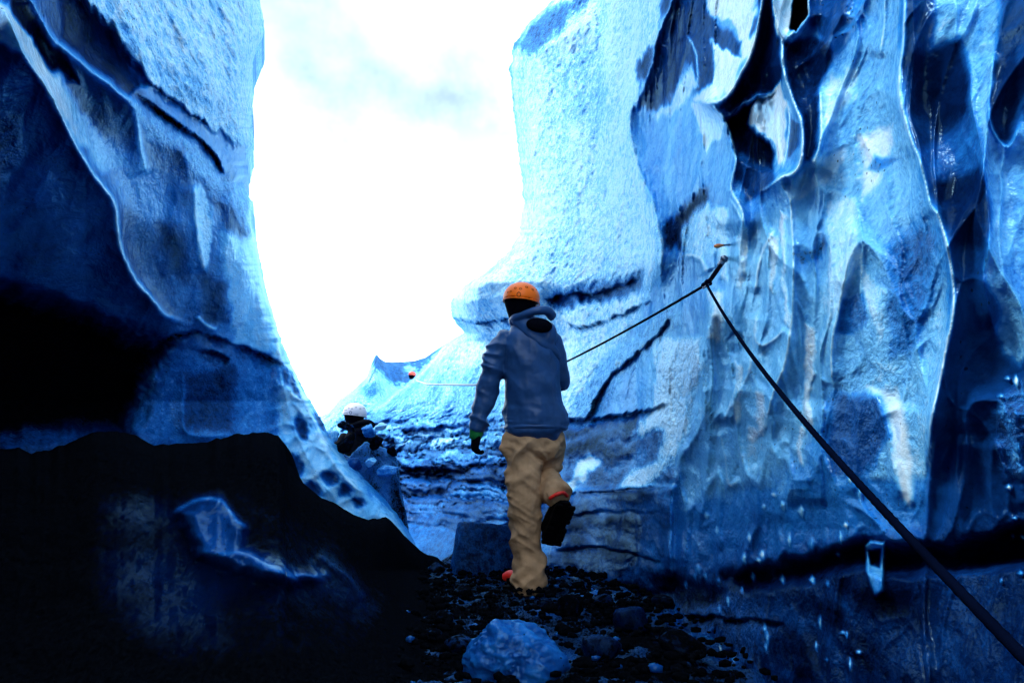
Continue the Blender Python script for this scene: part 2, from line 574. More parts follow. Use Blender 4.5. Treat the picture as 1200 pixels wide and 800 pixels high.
    # strata of the middle block
    P([(640, 505), (690, 495), (785, 478), (790, 560), (700, 575), (650, 560)], w=0.30, g=.3, soft=10)
    P([(768, 398), (823, 395), (824, 430), (808, 470), (802, 506), (784, 550), (748, 574), (705, 578), (770, 540), (778, 505), (742, 510), (768, 473), (770, 440)], w=0.95, g=.8, soft=7)
    P([(645, 570), (668, 560), (690, 530), (704, 540), (676, 572), (660, 600), (648, 600)], w=0.85, g=.2, soft=4)
    P([(640, 580), (700, 572), (790, 570), (786, 690), (700, 700), (640, 700)], w=0.27, g=.15, soft=5, push=.10, warp=False)
    R.groove([(560, 640), (640, 585), (700, 576), (788, 570)], 0.08, 2.5, w=.12)
    R.groove([(640, 650), (700, 640), (780, 660)], 0.05, 8, w=.12)
    R.groove([(655, 605), (720, 598), (780, 602)], 0.03, 6, a=.45)
    # ---- fluted clear ice in the upper middle
    P([(787, -420), (818, -420), (832, 25), (872, 50), (868, 70), (834, 50), (838, 98), (812, 110), (795, 95), (780, 130), (745, 126), (765, 60), (776, 24)], w=0.20, g=.1, soft=4)
    P([(741, 130), (811, 120), (828, 155), (830, 200), (810, 240), (780, 275), (758, 232)], w=0.62, g=.12, soft=5)
    P([(820, -420), (894, -420), (884, 55), (870, 74), (872, 50), (858, 28), (840, 22), (828, 20)], w=0.98, g=.3, soft=3)  # lobe highlight painted in, with the next two patches
    P([(832, 48), (846, 58), (870, 72), (856, 105), (838, 119), (812, 119), (835, 98), (838, 72)], w=0.98, g=.3, soft=3)
    P([(806, 74), (816, 100), (790, 132), (758, 140), (780, 122), (794, 100)], w=0.85, g=.3, soft=4)
    P([(894, -420), (906, -420), (912, 45), (916, 104), (880, 116), (852, 134), (846, 122), (870, 88), (884, 58)], w=0.13, g=.05, soft=3)
    P([(905, -420), (931, -420), (927, 30), (915, 50), (906, 20)], w=0.97, g=.1, soft=2)
    P([(925, 32), (930, 6), (950, -420), (947, 18), (932, 37)], w=0.0, a=.9, soft=2, push=-.25)  # dark of the hole painted black as well as pushed back
    P([(811, 121), (832, 123), (850, 140), (846, 160), (830, 178), (820, 158)], w=0.93, g=.2, soft=2)
    P([(830, 178), (848, 158), (862, 190), (857, 224), (835, 215)], w=0.62, soft=4)
    P([(777, 262), (800, 242), (828, 222), (835, 240), (815, 262), (800, 290), (778, 288)], w=0.12, a=.36, g=.6, soft=6, push=-.06)
    P([(800, 262), (832, 236), (850, 250), (852, 300), (820, 302), (800, 290)], w=0.80, g=.55, soft=5)
    P([(749, 72), (765, 55), (762, 92), (750, 96)], w=.2, a=.34, soft=4)
    P([(850, 136), (907, 110), (879, 129), (878, 150), (896, 160), (908, 182), (907, 200), (889, 197), (862, 176)], w=0.0, a=.0, g=.05, soft=3, push=-.10)
    P([(865, 170), (905, 195), (913, 215), (890, 232), (872, 240), (862, 200)], w=.22, soft=4)
    P([(913, 94), (921, 120), (923, 182), (916, 194), (910, 168), (898, 153), (877, 147), (878, 130)], w=0.97, g=.15, soft=2)
    P([(924, 126), (936, 146), (935, 172), (924, 184)], w=.22, soft=2)
    P([(917, 51), (970, 45), (976, 69), (962, 99), (961, 168), (955, 190), (940, 190), (938, 144), (918, 80)], w=0.14, g=.2, soft=4)
    P([(949, 30), (967, -420), (1003, -420), (991, 24), (970, 48)], w=0.22, soft=5)
    # broad right pillar
    P([(958, 105), (982, 69), (1010, 30), (1040, -420), (1062, -420), (1056, 90), (1070, 165), (1092, 230), (1116, 330), (1112, 400), (1092, 490), (1090, 560), (1000, 560), (970, 500), (975, 400), (985, 320), (965, 240), (961, 170)], w=0.66, g=.25, soft=6)
    for pts, w_, g_ in (([(962, 110), (978, 85), (990, 95), (985, 140), (972, 160), (964, 150)], .88, .2),
                        ([(990, 75), (1006, 78), (1003, 115), (984, 140), (980, 120)], .82, .1),
                        ([(1006, 160), (1042, 150), (1044, 170), (1030, 212), (1012, 236), (1008, 188)], .92, .15),
                        ([(955, 186), (990, 176), (972, 216), (928, 240), (915, 224)], .82, .2),
                        ([(968, 240), (990, 230), (1004, 240), (1010, 296), (992, 335), (978, 372), (970, 412), (955, 420), (948, 402), (962, 362), (970, 300)], .84, .2),
                        ([(1008, 300), (1020, 330), (1042, 345), (1040, 380), (1025, 400), (1012, 360), (1006, 330)], .86, .25),
                        ([(1018, 455), (1050, 452), (1062, 500), (1072, 570), (1068, 592), (1055, 580), (1040, 510)], .97, .1),  # bright streak, a sky reflection painted in
                        ([(1024, 400), (1046, 396), (1060, 430), (1045, 460), (1022, 455)], .74, .4)):
        P(pts, w=w_, g=g_, soft=6, k=.85)
    P([(1046, 290), (1080, 262), (1100, 275), (1102, 320), (1070, 400), (1044, 420), (1040, 350)], w=.42, g=.4, soft=14)
    P([(1020, 180), (1050, 186), (1030, 200), (1010, 196)], w=.3, soft=4, k=.7)
    P([(975, 458), (1030, 465), (1040, 510), (1010, 560), (970, 560)], w=.33, soft=8)
    P([(985, 350), (1010, 345), (1018, 372), (1000, 390), (982, 385)], w=.42, soft=6)
    # far right
    P([(1062, -420), (1230, -420), (1300, 300), (1300, 640), (1090, 640), (1090, 490), (1116, 365), (1112, 290), (1092, 232), (1070, 165), (1056, 90)], w=0.23, g=.06, soft=5)
    P([(1063, 60), (1092, 62), (1122, 44), (1138, 90), (1136, 130), (1100, 150), (1072, 130)], w=0.13, soft=10)
    P([(1090, 56), (1138, -420), (1184, -420), (1168, 45), (1168, 90), (1159, 150), (1180, 170), (1199, 135), (1230, 200), (1230, 380), (1196, 428), (1175, 419), (1168, 392), (1171, 358), (1150, 325), (1158, 281), (1160, 235), (1148, 192), (1138, 126), (1138, 90), (1124, 44)], w=0.68, g=.3, soft=7)
    P([(1075, 180), (1120, 150), (1145, 130), (1150, 190), (1110, 215), (1090, 225)], w=.42, g=.2, soft=9)
    P([(1168, 75), (1189, 60), (1195, 120), (1184, 160), (1166, 163), (1159, 141)], w=0.14, soft=4)
    P([(1098, 215), (1145, 195), (1158, 240), (1150, 290), (1118, 290)], w=.13, soft=9)
    P([(1110, 300), (1150, 320), (1168, 370), (1160, 420), (1112, 410)], w=.24, soft=10)
    P([(1170, 470), (1200, 440), (1212, 560), (1180, 560), (1168, 520)], w=.42, g=1, soft=8)
    # small dark pocket, ash streaks
    P([(928, 292), (950, 288), (966, 276), (970, 285), (958, 302), (938, 312)], w=.15, a=.42, soft=5)
    R.groove([(860, 385), (872, 398), (868, 420)], 0.06, 6, w=.2, a=.3)
    # pale middle area behind the rope
    P([(830, 300), (925, 240), (960, 240), (975, 380), (970, 480), (900, 560), (800, 590), (810, 480), (830, 420)], w=.70, g=.12, soft=14, k=.85)
    for x, y0, y1, ww_ in ((846, 240, 330, 5), (873, 262, 340, 4), (905, 275, 345, 4), (915, 250, 380, 3), (838, 340, 400, 6), (868, 425, 500, 3), (890, 460, 510, 5), (947, 380, 500, 5), (941, 500, 545, 3), (884, 500, 520, 3)):
        xs_ = x + RNG.uniform(-6, 6)
        P([(x - ww_, y0), (x + ww_, y0 + 5), (xs_ + ww_ * .6, y1), (xs_ - ww_, y1 - 6)], w=.92, g=.3, soft=3)
    # lower dark zone, low light and crevice shade painted into the colour
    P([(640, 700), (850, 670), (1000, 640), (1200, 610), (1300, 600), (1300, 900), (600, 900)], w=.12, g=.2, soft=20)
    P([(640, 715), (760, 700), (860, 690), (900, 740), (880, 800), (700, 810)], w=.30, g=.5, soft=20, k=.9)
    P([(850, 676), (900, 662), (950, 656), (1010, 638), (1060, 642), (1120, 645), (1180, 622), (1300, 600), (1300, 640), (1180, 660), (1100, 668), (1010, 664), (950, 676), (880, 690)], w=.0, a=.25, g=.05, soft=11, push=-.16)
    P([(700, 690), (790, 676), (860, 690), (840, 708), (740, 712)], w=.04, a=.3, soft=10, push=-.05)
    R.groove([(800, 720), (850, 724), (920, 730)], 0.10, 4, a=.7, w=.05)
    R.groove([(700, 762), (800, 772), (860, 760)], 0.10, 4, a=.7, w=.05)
    P([(1013, 640), (1020, 634), (1036, 636), (1036, 690), (1026, 698), (1014, 670)], w=.62, g=.1, soft=2, push=.10, warp=False)
    P([(1017, 645), (1032, 642), (1031, 664), (1020, 662)], w=.05, a=.3, soft=2, push=-.08, warp=False)
    # little raised flecks low on the wall, glints painted in as pale colour
    for q in range(56):
        x, y = RNG.uniform(800, 1010), RNG.uniform(560, 790)
        if q > 45: x, y = RNG.uniform(1160, 1200), RNG.uniform(430, 700)
        a_, b_ = RNG.uniform(1.2, 3.6), RNG.uniform(2, 8)
        P([(x - a_, y), (x, y - b_), (x + a_, y - b_ * .3), (x + a_ * .6, y + b_)], w=RNG.uniform(.6, .95), g=.1, soft=1.8, push=.02, warp=False)
    # ---- crests of the flutes
    C = R.crest
    C([(790, -60), (787, 0), (777, 24), (767, 51), (763, 78), (751, 108), (741, 128), (739, 152), (745, 186), (751, 206), (764, 236), (775, 290), (770, 350)], 0.42, 12, 30, w=.85, ww=1.6, k=.6)
    C([(896, -60), (893, 0), (881, 61), (868, 88), (853, 111), (838, 120), (811, 120)], 0.34, 10, 26, w=.95, ww=2)
    C([(805, 40), (816, 67), (817, 94), (811, 111)], 0.10, 8, 8, w=.8, ww=1.2)
    C([(811, 122), (832, 123), (848, 138), (859, 165), (863, 189), (858, 223), (870, 250), (871, 280)], 0.22, 10, 16, w=.85, ww=1.5)
    C([(903, -60), (906, 0), (913, 35), (916, 51), (917, 78), (928, 114), (938, 144), (940, 174), (934, 198), (914, 210), (886, 230)], 0.26, 14, 10, w=.9, ww=1.8)
    C([(947, -60), (947, 0), (946, 18), (928, 39), (916, 50)], 0.16, 10, 10, w=.85, ww=1.5)
    C([(922, 117), (925, 144), (922, 180), (917, 198)], 0.06, 5, 5, w=.9, ww=1.2)
    C([(850, 136), (868, 124), (886, 113), (904, 109)], 0.12, 4, 12)
    C([(914, 195), (915, 215), (925, 232), (928, 264), (930, 310), (929, 348), (925, 389), (920, 422), (905, 466), (890, 520)], 0.12, 12, 20, w=.85, ww=1.3)
    C([(1060, -60), (1060, 9), (1058, 54), (1054, 87), (1055, 120), (1066, 159), (1081, 198), (1090, 240), (1099, 254), (1109, 287), (1116, 328), (1116, 365), (1109, 405), (1097, 460), (1090, 500), (1089, 560)], 0.22, 40, 9, w=.85, ww=2.2)
    C([(1037, -20), (1036, 30), (1030, 70)], 0.05, 8, 8, w=.8, ww=1.4)
    C([(1000, 250), (989, 325), (982, 365), (975, 405), (975, 446), (984, 456)], 0.06, 10, 10, w=.85, ww=1.4)
    C([(908, 267), (891, 301), (884, 345)], 0.06, 8, 8, w=.9, ww=1.6)
    C([(886, 365), (886, 399), (898, 404), (921, 382)], 0.05, 8, 8, w=.85, ww=1.2)
    C([(854, 230), (871, 264), (867, 297), (872, 331)], 0.06, 8, 8, w=.85, ww=1.3)
    C([(800, 297), (820, 302), (830, 321)], 0.08, 6, 8, w=.95, ww=2)
    C([(832, 322), (834, 372), (824, 419), (827, 460), (820, 500), (790, 560), (786, 690)], 0.22, 22, 30, w=.7, ww=1.5, k=.5)
    C([(862, 419), (864, 446), (847, 497)], 0.05, 9, 9, w=.85, ww=1.4)
    C([(881, 412), (876, 440), (844, 497)], 0.05, 9, 9, w=.8, ww=1.4)
    C([(843, 500), (850, 540), (855, 568), (868, 560)], 0.05, 9, 9, w=.8, ww=1.4)
    C([(905, 100), (960, 60), (990, 10), (1010, -30)], 0.06, 16, 16)
    C([(961, 100), (962, 165), (950, 200)], 0.10, 14, 14, w=.85, ww=1.5)
    C([(1138, 60), (1140, 120), (1152, 190), (1160, 280), (1152, 330), (1170, 400)], 0.05, 14, 14)
    C([(1165, 60), (1160, 140), (1182, 172), (1198, 140)], 0.04, 9, 9, w=.6, ww=2)
    C([(1055, 590), (1040, 510), (1020, 450)], 0.04, 8, 8)
    for x in (835, 872, 900, 935, 960, 1010, 1060, 1125, 1165, 1190):
        y0 = RNG.uniform(430, 520)
        C([(x, y0), (x + RNG.uniform(-10, 10), y0 + 60), (x + RNG.uniform(-14, 14), y0 + 130)], 0.035, 16, 16)
    C([(528, 350), (560, 352), (600, 345), (640, 352)], 0.20, 12, 30)
    C([(600, 60), (630, 62), (665, 40), (700, 20)], 0.18, 14, 26)
    # ---- noise relief
    p = R.P0
    g = R.G.ravel()
    far = sstep(800, 700, X).ravel()
    st = p * np.array([1, 1, 0.42])
    n = 0.16 * fbm(st * 1.3 + 5, 3) * (0.4 + 0.6 * far)
    n += (0.009 + 0.040 * far * g) * fbm(p * np.array([6, 3.5, 6]) + 9, 3)
    n += (0.001 + 0.022 * g) * fbm(p * np.array([21, 11, 21]), 3) * (1 + .6 * far)
    # scalloped hollows with sharp rims, drawn out downwards
    wx = p[:, 0] * .55 + p[:, 1] * .6
    q = np.stack([wx * 3.6 + .5 * fbm(p * 2.5, 2), p[:, 2] * 1.5 + .5 * fbm(p * 2.5 + 30, 2)], 1)
    f1, f2 = worley(q)
    n += (1 - far) * 0.055 * np.exp(-(f2 - f1) / .22)
    q2 = q * 2.7 + 9
    f1, f2 = worley(q2)
    n += (1 - .5 * far) * 0.016 * np.exp(-(f2 - f1) / .2)
    R.D -= n.reshape(X.shape)
    R.W += ((.09 + .06 * far) * fbm(p * np.array([6, 2.5, 3]) + 3, 4)).reshape(X.shape)
    zone = sstep(450, 505, Y - .10 * (X - 400)) * sstep(670, 600, X) * sstep(640, 560, Y)
    wq = np.stack([p[:, 0] * 2.6 + p[:, 1] * .9 + .5 * fbm(p * 2.2, 3), p[:, 2] * 6.5 + .6 * fbm(p * 2.2 + 7, 3)], 1)
    f1, f2, ci = (v.reshape(X.shape) for v in worley(wq, True))
    g1, g2, cj = (v.reshape(X.shape) for v in worley(wq * 2.3 + 5, True))
    gap = np.exp(-(f2 - f1) / .10) + .6 * np.exp(-(g2 - g1) / .12)
    R.W += zone * ((ci - .5) * .34 + (cj - .5) * .26 - .30 * gap)  # gap darkens the joints between blocks, shade put into the colour
    R.D += zone * ((ci - .5) * .30 + (cj - .5) * .10 + .12 * gap + .12 * f1)
    dk = sstep(.66, .80, ci) * (cj > .45) * zone
    R.A = np.maximum(R.A, dk * .42)
    R.W -= dk * .3
    R.W += (far * sstep(520, 440, Y.ravel()) * .16 * fbm(p * np.array([1.6, 1.6, 1.1]) + 77, 3)).reshape(X.shape)
    lay = p + .05 * np.stack([p[:, 0] * 0, p[:, 0] * 0, fbm(p * 2 + 8, 3)], 1) * 2
    strat = fbm(lay * np.array([1.2, 1.2, 9]) + 2, 4).reshape(X.shape)
    zone = sstep(470, 520, Y) * sstep(800, 780, X) * sstep(480, 640, X)
    R.W += strat * .42 * zone
    R.D += np.clip(strat, -.5, .5) * .05 * zone
    zone = sstep(660, 720, Y) * sstep(1250, 1000, X) * (X > 600)
    R.W += strat * .35 * zone
    def extra(Pm, at):
        # the free edge turns away behind; the near edge runs on past the camera
        L = [Pm]
        AT = [at]
        b = Pm[:, :1]
        back = [b + np.array([dx, dy, -0.05 * k]) for k, (dx, dy) in enumerate(((.25, .5), (.8, .9), (2.2, 1.2), (6, 1.2)))]
        endp = Pm[:, -1:]
        fr = []
        for k, dy in enumerate((.5, 1.2, 2.2, 3.6, 6.0)):
            e = endp.copy()
            e[..., 1] = endp[..., 1] - dy
            e[..., 0] = endp[..., 0] + .25 * math.sin(k * 1.7)
            fr.append(e)
        Pn = np.concatenate(back[::-1] + L + fr, 1)
        An = np.concatenate([at[:, :1]] * 4 + AT + [at[:, -1:]] * 5, 1)
        # top rows lean back onto the glacier surface
        return Pn, An
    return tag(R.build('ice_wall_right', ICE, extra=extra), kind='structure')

right_wall()

# ------------------------------------------------------------ left ice wall
def left_wall():
    ey = [-900, -60, 0, 20, 40, 56, 72, 100, 130, 170, 195, 206, 214, 240, 280, 340, 400, 430, 460, 490, 515, 545, 575, 600, 630, 655, 700, 800]
    ex = [330, 303, 304, 308, 310, 303, 297, 294, 296, 296, 290, 291, 284, 297, 300, 312, 330, 343, 358, 376, 388, 412, 442, 464, 484, 494, 500, 505]
    rows = axis(-900, -24, 720, 800, 1.9, 12)
    edge = np.interp(rows, ey, ex) + 2.5 * noise(np.stack([rows * 0.12, rows * 0 + 8, rows * 0], 1)) + 2.2 * noise(np.stack([rows * 0.4, rows * 0 + 2, rows * 0], 1))
    us = np.concatenate([-np.arange(21, 0, -1) * 0.05, np.linspace(0, 1, 250)])
    X = edge[:, None] * us[None, :] + (1 - us[None, :]) * (-24)
    Y = np.repeat(rows[:, None], len(us), 1)
    cols = [-600, -150, 0, 100, 200, 300, 400, 510]
    rws = [-900, -100, 0, 100, 200, 300, 400, 470, 540, 650, 800]
    T = [[1.0, 1.75, 2.4, 3.2, 4.2, 5.6, 6.5, 7.0],
         [1.0, 1.65, 2.2, 2.9, 3.8, 5.2, 6.3, 7.0],
         [1.0, 1.65, 2.2, 2.9, 3.8, 5.2, 6.3, 7.0],
         [1.1, 1.75, 2.35, 2.95, 3.75, 5.1, 6.3, 7.0],
         [1.2, 1.95, 2.6, 3.2, 3.95, 5.2, 6.3, 7.0],
         [1.3, 2.2, 2.9, 3.5, 4.2, 5.3, 6.3, 7.0],
         [1.5, 2.6, 3.4, 4.0, 4.6, 5.5, 6.4, 7.0],
         [1.6, 2.8, 3.7, 4.3, 4.9, 5.6, 6.3, 6.9],
         [1.6, 2.8, 3.7, 4.3, 4.8, 5.4, 6.0, 6.5],
         [1.5, 2.6, 3.4, 4.0, 4.5, 5.0, 5.5, 5.9],
         [1.3, 2.2, 3.0, 3.5, 4.0, 4.5, 5.0, 5.2]]
    D = table(X, Y, cols, rws, T)
    D += 0.55 * np.exp(-(edge[:, None] - X) / 6.0)
    R = Relief(X, Y, D, 11)
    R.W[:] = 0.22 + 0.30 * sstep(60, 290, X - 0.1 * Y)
    P, C, GV = R.patch, R.crest, R.groove
    P([(-30, 60), (0, 70), (57, 110), (84, 165), (111, 208), (132, 238), (145, 300), (165, 335), (200, 372), (190, 400), (100, 372), (-40, 345)], w=0.30, g=.08, soft=12)
    P([(-40, 150), (20, 140), (30, 180), (0, 215), (-40, 220)], w=.25, g=.8, soft=10, k=.7)
    P([(-40, -420), (-8, -420), (0, 0), (40, 40), (75, 100), (110, 150), (150, 195), (120, 200), (84, 160), (57, 105), (25, 62), (-40, 30)], w=0.92, g=.15, soft=6)
    P([(75, 100), (110, 145), (200, 215), (230, 260), (180, 270), (140, 240), (100, 170)], w=.56, soft=14, k=.8)
    P([(7, -420), (35, -420), (36, 0), (56, 37), (75, 66), (95, 100), (80, 95), (40, 52), (12, 10)], w=0.03, a=.25, soft=4, push=-.06)
    P([(75, 70), (110, 90), (165, 130), (160, 160), (120, 150), (90, 115)], w=.22, soft=8)
    P([(48, -420), (100, -420), (100, 0), (135, 35), (155, 68), (172, 100), (150, 112), (110, 82), (72, 45)], w=0.10, a=.2, g=.2, soft=4, push=-.08)
    P([(75, -420), (300, -420), (310, 40), (298, 72), (296, 190), (246, 146), (180, 102), (158, 66), (130, 35), (96, 0)], w=0.86, g=1.0, soft=5, push=.06)
    P([(100, 0), (140, 20), (170, 60), (230, 90), (250, 130), (200, 110), (150, 60)], w=.66, g=1, soft=10, k=.8)
    P([(152, 72), (180, 104), (246, 148), (292, 176), (290, 208), (262, 200), (220, 155), (170, 110)], w=0.52, g=.1, soft=4)
    GV([(152, 106), (185, 128), (215, 150), (240, 168), (256, 188), (264, 206)], 0.16, 5, a=.95, w=.02)
    GV([(165, 90), (190, 108), (220, 130), (247, 146)], 0.06, 2.5, a=.4, w=.2)
    P([(150, 118), (185, 135), (240, 180), (262, 206), (285, 214), (298, 242), (298, 280), (260, 240), (215, 190), (170, 160)], w=.60, g=.5, soft=6)
    P([(190, 170), (215, 175), (225, 205), (200, 200)], w=.35, a=.4, g=.6, soft=6)
    P([(228, 213), (246, 232), (250, 262), (246, 300), (240, 322), (233, 300), (229, 250)], w=.80, g=.3, soft=3)
    P([(250, 230), (272, 245), (290, 270), (278, 285), (258, 262)], w=.30, soft=6)
    P([(260, 270), (298, 280), (312, 340), (328, 405), (300, 415), (278, 400), (262, 330)], w=.78, g=.1, soft=9)
    P([(180, 262), (205, 260), (215, 300), (225, 340), (205, 320), (190, 290)], w=.12, a=.35, soft=8, k=.8)
    P([(230, 322), (262, 330), (268, 375), (240, 380)], w=.2, soft=8)
    # black undercut
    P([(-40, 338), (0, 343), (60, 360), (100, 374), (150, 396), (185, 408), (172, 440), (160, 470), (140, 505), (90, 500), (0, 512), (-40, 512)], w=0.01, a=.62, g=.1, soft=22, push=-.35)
    P([(150, 505), (165, 450), (195, 415), (240, 412), (335, 436), (345, 510), (300, 520), (180, 525)], w=.50, g=.35, soft=9)
    P([(215, 440), (275, 430), (275, 505), (215, 505)], w=.24, soft=8)
    GV([(175, 404), (205, 392), (235, 388), (262, 398), (300, 412), (335, 430)], 0.12, 8, a=.6, w=.08)
    GV([(220, 408), (250, 412), (272, 420)], 0.1, 9, a=.4, w=.05)
    P([(-40, 512), (60, 504), (100, 508), (100, 540), (-40, 540)], w=.30, g=.4, soft=4)
    # lower right curl with hollow cells
    P([(312, 400), (345, 430), (385, 512), (430, 575), (500, 650), (500, 720), (420, 680), (345, 620), (325, 520), (330, 450)], w=.76, g=.1, soft=8)
    for (x, y, rx, ry) in ((333, 440, 6, 12), (347, 449, 5, 15), (352, 500, 8, 14), (372, 495, 6, 13), (345, 545, 9, 14), (385, 560, 10, 9), (405, 575, 8, 8), (365, 575, 10, 10), (420, 590, 8, 5)):
        t_ = np.linspace(0, 2 * np.pi, 9)[:-1]
        P([(x + rx * math.cos(t) + .4 * ry * math.sin(t) * .6, y + ry * math.sin(t)) for t in t_], w=.14, soft=4, push=-.06, k=.85)
    # ribs and rims
    C([(-20, -10), (0, 5), (14, 30), (30, 68), (57, 105), (84, 162), (111, 206), (132, 236), (137, 268), (145, 300), (165, 335), (195, 368), (230, 380)], 0.26, 12, 40, w=.82, ww=3.0)
    C([(35, -20), (36, 0), (60, 42), (100, 78), (150, 116), (172, 126)], 0.16, 10, 16, w=.62, ww=5)
    C([(155, 118), (160, 140), (163, 165), (172, 208)], 0.07, 8, 14, w=.72, ww=4)
    C([(228, 213), (231, 260), (240, 322)], 0.07, 5, 14, w=.85, ww=2.5)
    C([(290, 214), (294, 240), (293, 262), (302, 300), (310, 345), (322, 372), (326, 410), (334, 440)], 0.10, 9, 6, w=.88, ww=2.2)
    C([(334, 400), (345, 440), (362, 480), (378, 515), (395, 548), (430, 582)], 0.10, 7, 7, w=.85, ww=2.2)
    C([(326, 420), (336, 470), (352, 520), (372, 555), (395, 590)], 0.10, 9, 9, w=.75, ww=2)
    C([(330, 505), (338, 545), (352, 580), (385, 610)], 0.08, 9, 9, w=.6, ww=2)
    C([(339, 458), (352, 468), (360, 462), (352, 435)], 0.05, 5, 5, w=.9, ww=1.6)
    C([(230, 370), (245, 382), (255, 386)], 0.04, 5, 5, w=.8, ww=2)
    C([(216, 430), (214, 470), (217, 505), (240, 513), (280, 505)], 0.05, 8, 8, w=.5, ww=2)
    C([(84, 60), (140, 112), (200, 165), (260, 232)], 0.05, 20, 20)
    p = R.P0
    g = R.G.ravel()
    low = sstep(380, 440, Y + .0 * X).ravel() * sstep(300, 335, X).ravel()
    n = 0.12 * fbm(p * 1.2 + 3, 3)
    n += (0.008 + 0.040 * g) * fbm(p * np.array([6, 3, 6.0]) + 19, 3)
    n += (0.001 + 0.022 * g) * fbm(p * np.array([21, 10, 21]), 3)
    ang = .6
    a_ = p[:, 0] * .4 + p[:, 1] * .7
    u_ = a_ * math.cos(ang) + p[:, 2] * math.sin(ang)
    v_ = -a_ * math.sin(ang) + p[:, 2] * math.cos(ang)
    f1, f2 = worley(np.stack([u_ * 5 + .4 * fbm(p * 3, 2), v_ * 9], 1))
    n += (0.004 + 0.035 * low) * np.exp(-(f2 - f1) / .25)
    R.D -= n.reshape(X.shape)
    R.W += (0.12 * fbm(p * np.array([6, 2.5, 5]) + 3, 4)).reshape(X.shape)
    def extra(Pm, at):
        b = Pm[:, -1:]
        back = [b + np.array([-dx, dy, 0]) for dx, dy in ((.12, .4), (.5, .8), (1.6, 1.3), (6, 1.6))]
        e0 = Pm[:, :1]
        fr = []
        for k, dy in enumerate((.5, 1.2, 2.2, 3.6, 6.0)):
            e = e0.copy()
            e[..., 1] -= dy
            e[..., 0] -= .2 * math.sin(k * 1.9)
            fr.append(e)
        return np.concatenate(fr[::-1] + [Pm] + back, 1), np.concatenate([at[:, :1]] * 5 + [at] + [at[:, -1:]] * 4, 1)
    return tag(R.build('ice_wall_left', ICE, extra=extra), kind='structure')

left_wall()

# ------------------------------------------------------------ far ice ridge closing the gap
def far_ridge():
    X0 = np.arange(340, 640, 2.0)
    top = np.interp(X0, [340, 385, 398, 415, 430, 436, 441, 445, 452, 470, 485, 498, 520, 560, 640],
                    [500, 484, 468, 456, 441, 424, 414, 420, 424, 424, 423, 419, 404, 380, 350])
    top = top + 1.2 * noise(np.stack([X0 * .21, X0 * 0, X0 * 0], 1))
    v = np.linspace(0, 1, 90) ** 1.3
    X = np.repeat(X0[None, :], len(v), 0)
    Y = top[None, :] + v[:, None] * (600 - top[None, :])
    D = table(X, Y, [340, 400, 440, 470, 520, 640], [380, 425, 480, 600], [[19, 18, 17, 27, 27, 27], [19, 17.5, 16.5, 27, 27, 27], [17, 15.5, 15.5, 18, 20, 20], [13, 13, 13, 13, 14, 14]])
    D += 1.2 * np.exp(-(Y - top[None, :]) / 4.0)
    R = Relief(X, Y, D, 31)
    R.W[:] = .74
    R.G[:] = .8
    R.patch([(434, 412), (446, 410), (520, 400), (505, 420), (488, 436), (478, 448), (456, 450), (448, 436), (438, 428)], w=.30, soft=2.5)
    R.patch([(474, 428), (487, 427), (486, 436), (474, 437)], w=.7, soft=2)
    R.patch([(420, 450), (445, 448), (450, 462), (430, 466)], w=.55, soft=4)
    p = R.P0
    R.D -= (0.5 * fbm(p * .7, 3) + .18 * fbm(p * 2.6, 3) + .05 * fbm(p * 9, 2)).reshape(X.shape)
    R.W += (0.14 * fbm(p * 2.2 + 3, 4)).reshape(X.shape)
    def extra(Pm, at):
        b = Pm[:1]
        back = [b + np.array([0, dy, -dz]) for dy, dz in ((1, .2), (3, .8), (9, 2.5))]
        return np.concatenate(back[::-1] + [Pm], 0), np.concatenate([at[:1]] * 3 + [at], 0)
    return tag(R.build('ice_ridge', ICE, extra=extra), kind='structure')

far_ridge()

# ------------------------------------------------------------ ground
def ground_z(x, y):
    x, y = np.asarray(x, float), np.asarray(y, float)
    z = 1.9 * sstep(13, 22, y) * sstep(2, -1, x)
    z = z - 0.50 * sstep(5.7, 7.2, y) * sstep(-.5, -1.1, x) * sstep(13, 9, y)
    return z

def ground():
    def ax(lo, hi, f0, f1, st):
        a = [f0]
        s = st
        while a[0] > lo:
            s *= 1.25
            a.insert(0, a[0] - s)
        b = list(np.arange(f0 + st, f1, st))
        s = st
        while (b or a)[-1] < hi:
            s *= 1.25
            b.append(b[-1] + s)
        return np.array(a + b)
    xs, ys = ax(-400, 400, -2.6, 2.4, .016), ax(-400, 400, 1.6, 7.4, .016)
    X, Y = np.meshgrid(xs, ys)
    p = np.stack([X.ravel(), Y.ravel(), X.ravel() * 0], 1)
    near = (sstep(-4, -2, X) * sstep(4, 2, X) * sstep(-3, 0, Y) * sstep(14, 8, Y)).ravel()
    rg = fbm(p * 3.1, 3) * .07 + near * (np.maximum(fbm(p * 9, 3), -.1) * .05 + np.abs(fbm(p * 24, 2)) * .022)
    Z = ground_z(X, Y).ravel() + rg - .03
    V = np.stack([p[:, 0], p[:, 1], Z], 1)
    me = mesh_from('ground', V, grid_faces(len(ys), len(xs), True))
    W = .28 + .25 * fbm(p * 2.2 + 4, 3)
    A = .50 + .38 * fbm(p * 2.8 + 11, 3) - .38 * (sstep(.55, 1.2, X) * sstep(4.9, 3.6, Y)).ravel()
    set_attr(me, 'ice', np.clip(np.stack([W, A, W * 0 + .35], 1), 0, 1))
    return tag(link('ground', me, ICE), kind='structure')

ground()

